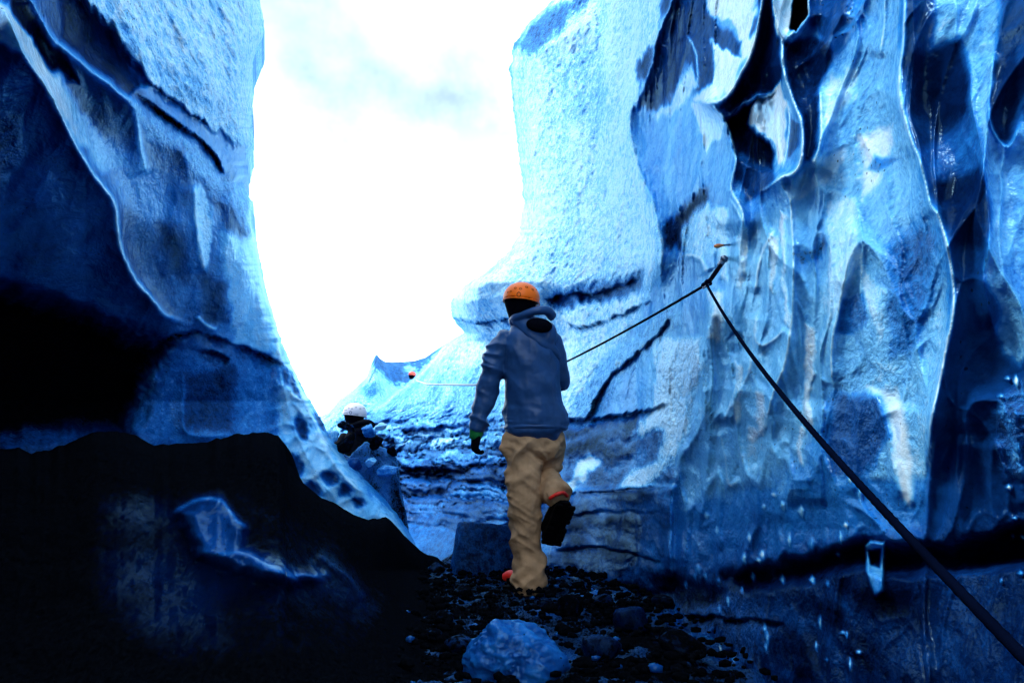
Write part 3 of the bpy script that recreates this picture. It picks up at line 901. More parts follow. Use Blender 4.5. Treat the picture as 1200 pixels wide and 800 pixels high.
# ------------------------------------------------------------ faceted chunks
def chunk_mesh(name, size, seed, sub=4, planes=11, rough=.06, box=False, sharp=16.0, attr=None, hmin=.72):
    """closed lump: smooth-min of random planes plus noise, size = (x, y, z) half sizes, base at z=0"""
    r = np.random.default_rng(seed)
    bm = bmesh.new()
    bmesh.ops.create_icosphere(bm, subdivisions=sub, radius=1)
    V = np.array([v.co[:] for v in bm.verts])
    Fq = np.array([[v.index for v in f.verts] for f in bm.faces])
    bm.free()
    N = r.normal(size=(planes, 3))
    N /= np.linalg.norm(N, axis=1)[:, None]
    h = r.uniform(hmin, 1.0, planes)
    if box:
        A6 = np.array([(1, 0, .08), (-1, .1, .15), (0, 1, 0), (.1, -1, .1), (.1, .05, 1), (0, 0, -1)], float)
        N = np.concatenate([A6 / np.linalg.norm(A6, axis=1)[:, None], N[:4]])
        h = np.concatenate([np.full(6, .78), r.uniform(.95, 1.05, 4)])
    dots = V @ N.T
    t = np.where(dots > .05, h / np.maximum(dots, .05), 20)
    t = np.minimum(t, 3)
    rr = -np.log(np.exp(-sharp * t).sum(1) + np.exp(-sharp * 1.25)) / sharp
    rr = rr + rough * fbm(V * 2.3 + seed, 3) + min(rough * .4, .03) * fbm(V * 8 + seed, 2)
    P = V * rr[:, None]
    P = P * np.array(size)
    P[:, 2] += size[2] * .72
    P[:, 2] = np.where(P[:, 2] < 0, P[:, 2] * .3, P[:, 2])
    me = mesh_from(name, P, Fq)
    if attr is None: attr = (.3, .4, .3)
    a = np.tile(np.array(attr, float), (len(P), 1))
    a[:, 0] += .18 * fbm(V * 2 + seed, 3)
    a[:, 1] += .30 * fbm(V * 2.4 + seed + 5, 3)
    set_attr(me, 'ice', np.clip(a, 0, 1))
    return me, P

def place(me, name, px, py, d, label, cat, group=None, rz=0, mat=None, z=None):
    o = link(name, me, mat or ICE)
    P = unproj(px, py, d)
    o.location = (P[0], P[1], P[2] if z is None else z)
    o.rotation_euler = (0, 0, rz)
    return tag(o, label, cat, group)

def ground_at(px, py):
    """where the line of sight meets the ground"""
    v = FWD + (px - 600) / F_PX * RGT - (py - 400) / F_PX * UPV
    d = CAM[2] / max(-v[2], 1e-3)
    return CAM + d * v

# ice lump at the bottom centre
me, P = chunk_mesh('ice_lump', (.185, .17, .145), 8, 6, 14, .17, attr=(.38, .15, .02), sharp=6)
o = place(me, 'ice_lump', 0, 0, 1, 'smooth blue ice lump with ash specks in the foreground below the hiker', 'ice lump', mat=ICE)
g = ground_at(600, 800); o.location = (g[0] + .0, g[1] + .14, -.06)
me, P = chunk_mesh('ice_block', (.25, .20, .26), 12, 6, 8, .04, box=True, attr=(.22, .22, .5), sharp=40)
g = ground_at(560, 676)
o = place(me, 'ice_block', 0, 0, 1, 'dark blue angular ice block with dirty top behind the standing leg of the hiker', 'ice block'); o.location = (g[0] + .02, g[1] + .25, -.05); o.rotation_euler.z = .3

# ------------------------------------------------------------ foreground boulder under black ash
def boulder():
    X0 = np.arange(-140, 620, 2.0)
    top = np.interp(X0, [-140, 0, 22, 34, 75, 100, 112, 135, 157, 180, 212, 244, 281, 310, 326, 334, 336, 349, 375, 412, 431, 452, 470, 494, 515, 530, 560, 620],
                    [548, 526, 525, 532, 521, 510, 506, 505, 509, 521, 520, 517, 508, 506, 508, 524, 541, 562, 581, 601, 608, 606, 625, 655, 687, 712, 760, 830])
    top = top + 4.5 * fbm(np.stack([X0 * .06, X0 * 0, X0 * 0], 1), 4)
    v = np.linspace(0, 1, 170)
    X = np.repeat(X0[None, :], len(v), 0)
    Y = top[None, :] + v[:, None] * (900 - top[None, :])
    dt = np.interp(X0, [-140, 0, 330, 375, 440, 515, 560, 620], [2.9, 3.0, 3.5, 3.8, 4.3, 4.8, 3.6, 2.6])
    s = (Y - top[None, :]) / (900 - top[None, :])
    D = dt[None, :] * (1 - s ** .75) + 1.75 * s ** .75
    vz = FWD[2] - (Y - 400) / F_PX * UPV[2]
    Dg = (CAM[2] + .02) / np.maximum(-vz, .02)
    k = sstep(400, 540, X)
    D = D * (1 - k) + np.minimum(Dg, 6) * k
    D = np.minimum(D, Dg + .02)
    D += .30 * np.exp(-(Y - top[None, :]) / 8.0)
    R = Relief(X, Y, D, 51)
    R.W[:] = .02
    R.A[:] = .95
    R.G[:] = .35
    P, C = R.patch, R.crest
    P([(90, 560), (300, 550), (400, 610), (470, 700), (440, 780), (200, 800), (90, 720)], w=.0, a=.50, g=.05, soft=40)
    P([(125, 592), (160, 584), (210, 590), (225, 590), (205, 618), (150, 622), (130, 612)], w=.10, a=.33, g=.04, soft=26)
    P([(120, 645), (200, 640), (240, 640), (300, 650), (350, 668), (380, 655), (410, 680), (430, 715), (400, 700), (340, 690), (270, 700), (250, 750), (180, 745), (140, 700)], w=.10, a=.33, g=.04, soft=44)
    P([(205, 602), (225, 588), (255, 585), (272, 602), (290, 618), (285, 640), (310, 652), (350, 672), (380, 672), (340, 682), (280, 668), (235, 650), (225, 625)], w=.26, a=.0, g=.02, soft=10, push=.14)
    C([(200, 602), (212, 593), (228, 586), (246, 584), (260, 588), (270, 600), (278, 610), (295, 618)], .05, 14, 9, w=.7, ww=2.2, k=.6)
    C([(232, 640), (250, 650), (285, 648), (310, 660), (335, 672), (375, 677), (390, 668)], .05, 8, 14, w=.5, ww=4, k=.6)
    C([(370, 646), (395, 665), (415, 682), (428, 705)], .05, 8, 12, w=.3, ww=3, k=.5)
    C([(225, 600), (240, 630), (250, 650)], .03, 10, 10)
    p = R.P0
    R.D -= (.06 * fbm(p * 2, 3) + .022 * fbm(p * 9, 3) + .008 * fbm(p * 30, 2)).reshape(X.shape)
    R.W += .06 * fbm(p * 7 + 3, 3).reshape(X.shape)
    def extra(Pm, at):
        b = Pm[:1]
        back = []
        for dy, kz in ((.15, .95), (.45, .7), (.8, .3), (1.0, -.1)):
            e = b.copy()
            e[..., 1] += dy
            e[..., 2] = (b[..., 2]) * kz - (.1 if kz < 0 else 0)
            back.append(e)
        return np.concatenate(back[::-1] + [Pm], 0), np.concatenate([at[:1]] * 4 + [at], 0)
    o = R.build('ash_covered_boulder', ICE, extra=extra)
    return tag(o, 'huge black ash-covered ice boulder filling the lower left foreground with a clear blue ice bulge', 'boulder')

boulder()

# ------------------------------------------------------------ loose debris round the hiker's feet
random.seed(4)
GI = 'ash-stained ice chunks lying on the dark debris'
spots = [(437, 668, .05, 'small dark ice chunk against the black boulder, leftmost of the loose chunks'),
         (470, 680, .055, 'ash-stained ice chunk between the black boulder and the angular ice block'),
         (512, 668, .05, 'dirty ice chunk just left of the dark blue ice block'),
         (545, 700, .05, 'glinting ice chunk left of the red boot of the hiker'),
         (520, 728, .045, 'blue ice chunk beside the right edge of the black boulder'),
         (535, 762, .05, 'small pale ice chunk left of the smooth foreground ice lump'),
         (505, 745, .035, 'tiny ice chunk on black ash left of the foreground lump'),
         (668, 722, .06, 'dark flat ice chunk right of the standing boot'),
         (705, 708, .05, 'ash-stained ice chunk below the raised boot at the wall base'),
         (742, 735, .07, 'broad dark ice chunk in front of the right wall, right of the raised boot'),
         (700, 770, .07, 'blackened ice chunk right of the smooth foreground ice lump'),
         (780, 712, .06, 'dark ice chunk against the foot of the right ice wall'),
         (640, 712, .035, 'small black chunk just in front of the standing boot'),
         (800, 765, .08, 'large dirty ice chunk in the lower right debris')]
for i, (px, py, s, lab) in enumerate(spots):
    g = ground_at(px, py)
    me, P = chunk_mesh('ice_chunk', (s * random.uniform(.9, 1.5), s, s * random.uniform(.6, 1)), 100 + i, 3, 9, .07, attr=(random.uniform(.08, .25), random.uniform(.35, .6), .3), sharp=20)
    o = link('ice_chunk', me, ICE)
    o.location = (g[0], g[1], float(ground_z(g[0], g[1])) - .01)
    o.rotation_euler.z = random.uniform(0, 6)
    tag(o, lab, 'ice chunk', GI)

# icy rubble heap in the gap, in front of the farther climber
me, P = chunk_mesh('rubble_heap', (.46, .30, .78), 44, 6, 16, .16, attr=(.42, .42, .5), sharp=10)
o = link('rubble_heap', me, ICE)
g = unproj(424, 560, 6.75); o.location = (g[0], g[1], -.32)
tag(o, 'heap of blue and black ice rubble beside the end of the left wall', 'rubble heap')
heap = [(392, 512, 6.6, .07, .75), (404, 500, 6.7, .06, .2), (412, 520, 6.5, .08, .06), (428, 506, 6.6, .07, .5), (440, 520, 6.55, .07, .1), (436, 540, 6.4, .08, .7),
        (416, 545, 6.4, .07, .35), (455, 552, 6.4, .06, .55), (448, 500, 6.9, .06, .8), (462, 530, 6.7, .06, .15)]
hl = ['white ice shard at the left edge of the rubble heap', 'dark shard below the chin of the farther climber', 'black ice lump in the middle of the rubble heap',
      'blue ice shard on top of the rubble heap', 'black ice lump on the right shoulder of the rubble heap', 'white ice shard low on the front of the rubble heap',
      'grey blue shard at the lower left of the rubble heap', 'pale blue shard at the lower right foot of the rubble heap', 'white ice shard behind the rubble heap on the slope side', 'dark shard at the right rim of the rubble heap']
for i, ((px, py, d, s_, w_), lab) in enumerate(zip(heap, hl)):
    me, P = chunk_mesh('ice_shard', (s_ * RNG.uniform(.8, 1.7), s_ * .8, s_ * RNG.uniform(.4, 1)), 400 + i, 4, 12, .14, attr=(w_, .28 if w_ > .3 else .55, .3), sharp=70, hmin=.4)
    o = link('ice_shard', me, ICE)
    o.location = unproj(px, py, d) - np.array([0, 0, s_ * .5])
    o.rotation_euler = (random.uniform(-.5, .5), random.uniform(-.5, .5), random.uniform(0, 6))
    tag(o, lab, 'ice shard', 'ice shards lying on the rubble heap')

def gravel():
    base = []
    for s in range(6):
        me, _ = chunk_mesh('g', (1, .8, .6), 300 + s, 1, 7, .08, attr=(.1, .9, .3))
        V = np.array([v.co[:] for v in me.vertices]); Fq = np.array([p.vertices[:] for p in me.polygons])
        base.append((V, Fq)); bpy.data.meshes.remove(me)
    Vs, Fs, As, n = [], [], [], 0
    r = np.random.default_rng(3)
    for i in range(4200):
        x, y = r.uniform(-1.6, 1.9), r.uniform(2.2, 6.2)
        s = r.uniform(.006, .026) * (1 if r.random() < .93 else 1.8)
        V, Fq = base[i % 6]
        a = r.uniform(0, 6.28)
        M = np.array([[math.cos(a), -math.sin(a), 0], [math.sin(a), math.cos(a), 0], [0, 0, 1]])
        Vs.append(V @ M.T * s + np.array([x, y, float(ground_z(x, y)) + .002 + .012 * r.random()]))
        Fs.append(Fq + n); n += len(V)
        icy = r.random() < .02
        As.append(np.tile([[.3 if icy else .1, .0 if icy else .95, .1]], (len(V), 1)))
    me = mesh_from('gravel', np.concatenate(Vs), np.concatenate(Fs))
    set_attr(me, 'ice', np.concatenate(As))
    return tag(link('gravel', me, ICE, smooth=False), 'loose black volcanic gravel and ice grit strewn over the ground', 'gravel', kind='stuff')
gravel()

# ------------------------------------------------------------ generic tubes, lofts, remeshed blobs
def frames(pts, ref=(0, -1, 0)):
    p = np.asarray(pts, float)
    T = np.gradient(p, axis=0)
    T /= np.linalg.norm(T, axis=1)[:, None] + 1e-9
    ref = np.asarray(ref, float)
    A = ref - (T @ ref)[:, None] * T
    A /= np.linalg.norm(A, axis=1)[:, None] + 1e-9
    B = np.cross(T, A)
    return T, A, B

def loft(pts, ra, rb, seg=20, ref=(0, -1, 0), dome=True):
    """closed tube; ra half size along ref (depth), rb across"""
    p = np.asarray(pts, float)
    ra = np.asarray(ra, float) * np.ones(len(p))
    rb = np.asarray(rb, float) * np.ones(len(p))
    n = max(len(p) * 4, 8)
    t = np.linspace(0, len(p) - 1, n)
    def cr(a):
        a = np.asarray(a)
        i = np.clip(np.floor(t).astype(int), 0, len(a) - 2)
        f = t - i
        g = lambda j: a[np.clip(j, 0, len(a) - 1)]
        if a.ndim > 1: f = f[:, None]
        p0, p1, p2, p3 = g(i - 1), g(i), g(i + 1), g(i + 2)
        return .5 * (2 * p1 + (p2 - p0) * f + (2 * p0 - 5 * p1 + 4 * p2 - p3) * f ** 2 + (3 * p1 - p0 - 3 * p2 + p3) * f ** 3)
    P, ra, rb = cr(p), cr(ra), cr(rb)
    T, A, B = frames(P, ref)
    if dome:
        e0 = [(P[0] - T[0] * ra[0] * .5 * k, ra[0] * q, rb[0] * q, A[0], B[0]) for k, q in ((1, .35), (.75, .7))]
        e1 = [(P[-1] + T[-1] * ra[-1] * .5 * k, ra[-1] * q, rb[-1] * q, A[-1], B[-1]) for k, q in ((.75, .7), (1, .35))]
    else:
        e0 = e1 = []
    R = e0 + list(zip(P, ra, rb, A, B)) + e1
    th = np.linspace(0, 2 * np.pi, seg, endpoint=False)
    V = np.concatenate([c + np.cos(th)[:, None] * a * A_ + np.sin(th)[:, None] * b * B_ for c, a, b, A_, B_ in R])
    m = len(R)
    Fq = []
    for i in range(m - 1):
        for j in range(seg):
            k = (j + 1) % seg
            Fq.append((i * seg + j, i * seg + k, (i + 1) * seg + k, (i + 1) * seg + j))
    V = np.concatenate([V, [R[0][0]], [R[-1][0]]])
    c0, c1 = len(V) - 2, len(V) - 1
    Tn = [(c0, (j + 1) % seg, j) for j in range(seg)] + [(c1, (m - 1) * seg + j, (m - 1) * seg + (j + 1) % seg) for j in range(seg)]
    return V, Fq, Tn

def ellip(c, r, rot=None, seg=24):
    bm = bmesh.new()
    bmesh.ops.create_uvsphere(bm, u_segments=seg, v_segments=seg // 2, radius=1)
    V = np.array([v.co[:] for v in bm.verts]) * np.asarray(r)
    F = [tuple(v.index for v in f.verts) for f in bm.faces]
    bm.free()
    if rot is not None: V = V @ np.array(rot).T
    return V + np.asarray(c), F, []

def joined(name, shapes):
    V, F, n = [], [], 0
    for s in shapes:
        V.append(s[0])
        for f in list(s[1]) + list(s[2]): F.append(tuple(i + n for i in f))
        n += len(s[0])
    me = bpy.data.meshes.new(name)
    me.from_pydata(np.concatenate(V).tolist(), [], F)
    me.update()
    return me

def blob(name, shapes, voxel, smooth=3, disp=None, cut=None):
    """union of closed shapes as one continuous surface"""
    me = joined(name, shapes)
    o = bpy.data.objects.new('tmp', me)
    COL.objects.link(o)
    md = o.modifiers.new('r', 'REMESH'); md.mode = 'VOXEL'; md.voxel_size = voxel
    if smooth:
        ms = o.modifiers.new('s', 'SMOOTH'); ms.factor = .5; ms.iterations = smooth
    dg = bpy.context.evaluated_depsgraph_get()
    dg.update()
    m2 = bpy.data.meshes.new_from_object(o.evaluated_get(dg))
    m2.name = name
    bpy.data.objects.remove(o)
    bpy.data.meshes.remove(me)
    m2.materials.clear()
    n = len(m2.vertices)
    co = np.empty(n * 3, np.float32); m2.vertices.foreach_get('co', co); co = co.reshape(-1, 3).astype(float)
    if disp:
        nm = np.empty(n * 3, np.float32); m2.vertices.foreach_get('normal', nm); nm = nm.reshape(-1, 3)
        co = co + nm * disp(co)[:, None]
        m2.vertices.foreach_set('co', co.astype(np.float32).ravel())
    if cut:
        bm = bmesh.new(); bm.from_mesh(m2)
        bm.verts.ensure_lookup_table()
        kill = [bm.verts[i] for i in np.nonzero(cut(co))[0]]
        bmesh.ops.delete(bm, geom=kill, context='VERTS')
        bm.to_mesh(m2); bm.free()
    m2.update()
    return m2

# ------------------------------------------------------------ cloth and gear materials
def cloth(name, c, rough=.6, spec=.3, scale=320, sheen=0.0, var=.25):
    m, nt, b = new_mat(name)
    v = nt.nodes.new('ShaderNodeTexCoord').outputs['Object']
    n1 = noise_node(nt, v, 9, 4, .6)
    n2 = noise_node(nt, v, scale, 2, .5)
    dk = tuple(x * (1 - var) for x in c)
    lt = tuple(min(1, x * (1 + var)) for x in c)
    nt.links.new(ramp(nt, n1, [(.3, dk), (.7, lt)]), b.inputs['Base Color'])
    b.inputs['Roughness'].default_value = rough
    b.inputs['Specular IOR Level'].default_value = spec
    bp = node(nt, 'ShaderNodeBump', Strength=.35, Distance=.0015)
    nt.links.new(n2, bp.inputs['Height'])
    nt.links.new(bp.outputs['Normal'], b.inputs['Normal'])
    return m

M_JACKET = cloth('blue_shell_fabric', (.016, .056, .16), .38, .25)
M_DARKSHELL = cloth('black_shell_fabric', (.002, .003, .006), .7, .04)
M_KHAKI = cloth('khaki_fabric', (.42, .24, .13), .8, .05)
M_BLACK = cloth('black_knit', (.0015, .002, .005), .9, .02)
M_GREEN = cloth('green_fabric', (.005, .16, .035), .6, .3)
M_RED = cloth('red_rubberised_fabric', (.70, .02, .012), .5, .4)
M_SOLE = cloth('black_rubber', (.0015, .0015, .002), .7, .04)
M_ORANGE = cloth('orange_plastic', (1.0, .15, .001), .35, .25, 900, var=.04)
M_PINKW = cloth('pale_plastic', (.75, .66, .66), .3, .5, 900, var=.04)
M_REDP = cloth('red_plastic', (.8, .10, .06), .3, .5, 900, var=.04)
M_SKIN = cloth('skin', (.45, .24, .17), .5, .4, 500, var=.08)
M_ROPE = cloth('dark_rope_sheath', (.0008, .002, .008), .9, .0, 500)
M_WROPE = cloth('white_rope_sheath', (.6, .68, .72), .7, .25, 500)
M_STEEL = new_mat('steel')[0]
_b = M_STEEL.node_tree.nodes['Principled BSDF']
_b.inputs['Metallic'].default_value = 1; _b.inputs['Base Color'].default_value = (.10, .13, .18, 1); _b.inputs['Roughness'].default_value = .35
M_WOOD = cloth('orange_grip_plastic', (.55, .16, .03), .5, .4)

# ------------------------------------------------------------ the hiker
HD = 4.85
PXM = HD / F_PX
def J(px, py, dd=0.0): return unproj(px, py, HD + dd)

def folds(dirv, freq, amp, seed, sharp=1.0, lo=.35):
    dirv = np.asarray(dirv, float); dirv /= np.linalg.norm(dirv)
    def f(co):
        along = co @ dirv
        q = co * 7.0 * lo + dirv * (along * (freq - 7.0 * lo))[:, None]
        q = q + .35 * np.stack([noise(co * 6 + seed), noise(co * 6 + seed + 9), noise(co * 6 + seed + 18)], 1)
        r = 1 - np.abs(noise(q + seed)) * 3.0
        m = np.clip(.55 + 1.6 * noise(co * 9 + seed * 3), 0, 1.2)
        return amp * (np.clip(r, -1, 1) * sharp * m + .6 * noise(co * 11 + seed) + .12 * noise(co * 40 + seed))
    return f

def make_hiker(loc):
    root = empty('person', loc)
    # body: one continuous figure under the clothes
    head_c = J(610, 353, .03)
    S = [loft([J(611, 380, .02), J(618, 394, .01), J(621, 425), J(624, 462), J(627, 492), J(626, 512)], [.055, .075, .10, .10, .11, .10], [.055, .13, .145, .14, .15, .14]),
         loft([J(610, 362, .03), J(611, 372, .02), J(613, 385, .01)], .055, .055),
         ellip(head_c, (.078, .098, .115)),
         loft([J(596, 401), J(576, 450), J(568, 472, -.01), J(561, 500, -.03)], [.05, .043, .04, .03], [.05, .043, .04, .03]),
         loft([J(646, 402), J(655, 446, .14), J(640, 432, .36)], [.05, .043, .03], [.05, .043, .03]),
         loft([J(612, 505), J(614, 570, -.01), J(616, 620), J(619, 676)], [.085, .06, .052, .04], [.085, .06, .052, .04]),
         loft([J(642, 508), J(634, 560, .22), J(650, 580, -.10)], [.085, .06, .045], [.085, .06, .045]),
         ellip(head_c + np.array([-.01, .10, -.02]), (.014, .022, .02)),          # nose
         ellip(head_c + np.array([-.01, .085, -.055]), (.024, .014, .007)),       # lips
         ellip(head_c + np.array([-.01, .075, -.085]), (.025, .02, .02)),         # chin
         ellip(head_c + np.array([-.078, .0, -.01]), (.012, .02, .032)), ellip(head_c + np.array([.078, 0, -.01]), (.012, .02, .032))]
    body = link('body', blob('body', S, .009, 2), M_SKIN, root)
    for sx in (-1, 1):
        link('eye', joined('eye', [ellip(head_c + np.array([-.01 + sx * .032, .088, .008]), (.013, .011, .009), seg=12)]), M_BLACK, body)
    # jacket
    T = [loft([J(611, 376, .02), J(616, 386, .01), J(619, 398), J(622, 425), J(624, 458), J(627, 486, .0), J(628, 502)], [.075, .095, .125, .142, .138, .148, .140], [.062, .125, .160, .172, .168, .186, .184], 28),
         loft([J(596, 396), J(588, 408, .0), J(576, 440), J(571, 458), J(565, 478, -.01), J(560, 498, -.03)], [.07, .078, .068, .062, .055, .048], [.066, .076, .068, .062, .055, .046]),
         loft([J(645, 398), J(651, 418, .03), J(656, 446, .13), J(648, 440, .26), J(640, 432, .37)], [.066, .07, .062, .055, .045], [.064, .066, .058, .052, .042]),
         loft([J(603, 377, .0), J(610, 372, -.03), J(622, 374, -.05)], .04, .035)]
    def jd(co):
        armw = sstep(J(600, 430)[0], J(590, 430)[0], co[:, 0])
        f1 = folds((.35, 0, 1), 15, .021, 3)(co)
        f2 = folds((.7, .2, .7), 8, .015, 8)(co)
        low = sstep(J(620, 455)[2], J(620, 495)[2], co[:, 2])
        f3 = folds((.15, 0, 1), 30, .008, 5)(co)
        return f1 * armw + f2 * (1 - armw) + f3 * low * (1 - armw)
    zh = J(628, 507)[2]
    jk = link('jacket', blob('jacket', T, .006, 4, jd), M_JACKET, root)
    # gathered hem cord and collar, hood lying on the back
    def ring(c, rx, ry, tube, tiltx=0, tilty=0, n=28, z=None):
        th = np.linspace(0, 2 * np.pi, n, endpoint=False)
        q = np.stack([rx * np.cos(th), ry * np.sin(th), tube * .2 * np.sin(3 * th)], 1)
        ct, st = math.cos(tiltx), math.sin(tiltx)
        q = q @ np.array([[1, 0, 0], [0, ct, -st], [0, st, ct]]).T
        ct, st = math.cos(tilty), math.sin(tilty)
        q = q @ np.array([[ct, 0, st], [0, 1, 0], [-st, 0, ct]]).T + c
        V, Fq = [], []
        for i in range(n):
            a = q[(i + 1) % n] - q[i - 1]; a /= np.linalg.norm(a)
            u = np.cross(a, (0, 0, 1)); u /= np.linalg.norm(u); w_ = np.cross(u, a)
            for k in range(10):
                V.append(q[i] + tube * (math.cos(k * .6283) * u + math.sin(k * .6283) * w_))
        for i in range(n):
            for k in range(10):
                Fq.append((i * 10 + k, i * 10 + (k + 1) % 10, ((i + 1) % n) * 10 + (k + 1) % 10, ((i + 1) % n) * 10 + k))
        return np.array(V), Fq, []
    link('hem', joined('hem', [ring(J(628, 501), .183, .145, .012)]), M_JACKET, jk)
    hc = J(627, 380, -.07)
    tilt = Matrix.Rotation(rad(28), 3, 'Y')
    hood = blob('hood', [loft([J(601, 374, -.01), J(610, 371, -.07), J(626, 365, -.105), J(640, 364, -.09), J(647, 371, -.05)], [.022, .030, .032, .030, .028], [.018, .022, .026, .028, .030]),
                         ellip(J(627, 387, -.06), (.118, .075, .062), tilt), ellip(J(642, 394, -.055), (.058, .07, .085)),
                         loft([J(604, 376, -.04), J(618, 388, -.10), J(634, 400, -.115), J(648, 409, -.08), J(655, 420, -.03)], [.02] * 5, [.020, .026, .030, .028, .018])], .007, 4, folds((1, 0, .5), 12, .009, 12))
    hd = link('hood', hood, M_JACKET, jk)
    link('hood_opening', joined('hood_opening', [ellip(J(632, 381, -.130), (.078, .036, .044), Matrix.Rotation(rad(8), 3, 'Y'))]), M_BLACK, hd)  # solid black shape standing for the dark hood opening
    # sleeve cuffs
    link('cuff', joined('cuff', [loft([J(562, 492, -.025), J(560, 500, -.03)], .052, .050, dome=False)]), M_JACKET, jk)
    # trousers
    Q = [loft([J(627, 488), J(626, 505), J(624, 524)], [.105, .112, .11], [.140, .150, .145], 28),
         loft([J(612, 510), J(613, 535), J(614, 565, -.02), J(615, 598, -.02), J(616, 630, 0), J(619, 660), J(620, 684)], [.11, .108, .098, .092, .088, .092, .102], [.098, .102, .096, .090, .086, .092, .102]),
         loft([J(642, 510), J(642, 530, .08), J(636, 556, .22)], [.11, .10, .085], [.088, .086, .078]),
         loft([J(634, 556, .22), J(640, 566, .08), J(652, 577, -.09)], [.085, .078, .080], [.085, .080, .078])]
    def td(co):
        return folds((-.75, .1, 1), 12, .026, 21)(co) + folds((.7, 0, 1), 19, .012, 33)(co)
    tr = link('trousers', blob('trousers', Q, .006, 3, td), M_KHAKI, root)
    # helmet
    hc = J(611, 350, .02)
    ax_, ay_, az_ = .112, .132, .100
    bm = bmesh.new()
    bmesh.ops.create_uvsphere(bm, u_segments=48, v_segments=32, radius=1)
    for v in bm.verts:
        v.co = Vector((v.co.x * ax_, v.co.y * ay_, v.co.z * az_))
    lowz = lambda v: v.co.z - (-.022 - .10 * v.co.x) 
    bmesh.ops.delete(bm, geom=[v for v in bm.verts if lowz(v) < -.002], context='VERTS')
    gm = bmesh.ops.extrude_face_region(bm, geom=bm.faces[:])
    for e in gm['geom']:
        if isinstance(e, bmesh.types.BMVert): e.co *= .93
    bmesh.ops.translate(bm, verts=bm.verts, vec=Vector(hc))
    me = bpy.data.meshes.new('helmet'); bm.to_mesh(me); bm.free()
    helm = link('helmet', me, M_ORANGE, root)
    def on_helmet(px, py, r_, asp=1.0):
        v = FWD + (px - 600) / F_PX * RGT - (py - 400) / F_PX * UPV
        s_ = np.array([ax_, ay_, az_])
        o_, d_ = (CAM - hc) / s_, v / s_
        a, b_, c = d_ @ d_, 2 * o_ @ d_, o_ @ o_ - 1
        q = b_ * b_ - 4 * a * c
        if q < 0: return None
        t = (-b_ - math.sqrt(q)) / 2 / a
        h = o_ * s_ + t * v
        n = h / s_ ** 2; n /= np.linalg.norm(n)
        u = np.cross(n, (0, 0, 1)); u /= np.linalg.norm(u); w_ = np.cross(u, n)
        cc = h + hc
        V, Fq = [], []
        for rr, hh in ((1, -.002), (1, .0015), (.8, .0015), (.72, -.004)):
            for k in range(16):
                V.append(cc + n * hh + r_ * rr * (math.cos(k * .3927) * u + asp * math.sin(k * .3927) * w_))
        for i in range(3):
            for k in range(16):
                Fq.append((i * 16 + k, i * 16 + (k + 1) % 16, (i + 1) * 16 + (k + 1) % 16, (i + 1) * 16 + k))
        return np.array(V), Fq, [tuple(48 + k for k in range(16))]
    for px, py, r_, asp in ((595.3, 342.5, .005, 1), (598.5, 341.5, .007, .9), (604, 337.5, .0075, .9), (610, 338.3, .009, .7), (617, 336.3, .0085, .8), (624.3, 339.3, .0085, .9), (629, 339.3, .006, 1.2), (608, 345, .0125, 1.25)):
        sh = on_helmet(px, py, r_, asp)
        if sh: link('vent', joined('vent', [sh]), M_BLACK, helm)
    # rim band
    th = np.linspace(0, 2 * np.pi, 40, endpoint=False)
    rimp = np.stack([ax_ * .985 * np.cos(th), ay_ * .985 * np.sin(th), -.024 - .10 * ax_ * np.cos(th)], 1) + hc
    V, Fq = [], []
    for i in range(40):
        c = rimp[i]; nrm = c - hc; nrm[2] = 0; nrm /= np.linalg.norm(nrm)
        for k in range(8): V.append(c + .0045 * (math.cos(k * .785) * nrm + math.sin(k * .785) * np.array([0, 0, 1])))
        for k in range(8): Fq.append((i * 8 + k, i * 8 + (k + 1) % 8, ((i + 1) % 40) * 8 + (k + 1) % 8, ((i + 1) % 40) * 8 + k))
    link('rim', joined('rim', [(np.array(V), Fq, [])]), M_ORANGE, helm)
    # balaclava over head and neck, open at the face
    bal = blob('balaclava', [ellip(head_c + np.array([0, -.004, -.004]), (.093, .104, .122)), loft([J(609, 362, .02), J(610, 372, .01), J(613, 386, .01)], [.085, .075, .075], [.082, .07, .072])], .008, 3,
               folds((0, .2, 1), 22, .004, 41))
    link('balaclava', bal, M_BLACK, root)
    # gloves
    def glove(w_, dirv, palm_n, side):
        dirv = np.array(dirv, float); dirv /= np.linalg.norm(dirv)
        pn = np.array(palm_n, float); pn -= pn @ dirv * dirv; pn /= np.linalg.norm(pn)
        ac = np.cross(dirv, pn) * side
        sh = [loft([w_, w_ + dirv * .045, w_ + dirv * .09], [.022, .024, .018], [.034, .044, .042], ref=pn)]
        for k, (L, o_) in enumerate(((.070, -.033), (.080, -.011), (.076, .011), (.060, .031))):
            b0 = w_ + dirv * .085 + ac * o_
            p1 = b0 + dirv * L * .42 + pn * L * .12
            p2 = p1 + dirv * L * .16 + pn * L * .36
            p3 = p2 - dirv * L * .14 + pn * L * .26
            sh.append(loft([b0, p1, p2, p3], [.0125, .012, .011, .010], [.0125, .012, .011, .010], 12, ref=ac))
        t0 = w_ + dirv * .03 - ac * .036
        sh.append(loft([t0, t0 + dirv * .03 - ac * .022 + pn * .012, t0 + dirv * .058 - ac * .020 + pn * .034], [.016, .014, .012], [.016, .014, .012], 12, ref=pn))
        return sh
    wl = J(559, 505, -.03)
    d1 = J(557, 520, -.03) - J(560, 500, -.03)
    g1 = link('glove', blob('glove', glove(wl, d1, (.8, .4, .1), 1), .0045, 2), M_BLACK, root)
    link('glove_cuff', blob('glove_cuff', [loft([J(561, 494, -.03), J(559, 503, -.03), J(557, 513, -.03)], [.046, .043, .033], [.046, .044, .036])], .006, 2, folds((0, 0, 1), 40, .005, 4)), M_GREEN, g1)
    wr = J(640, 432, .36)
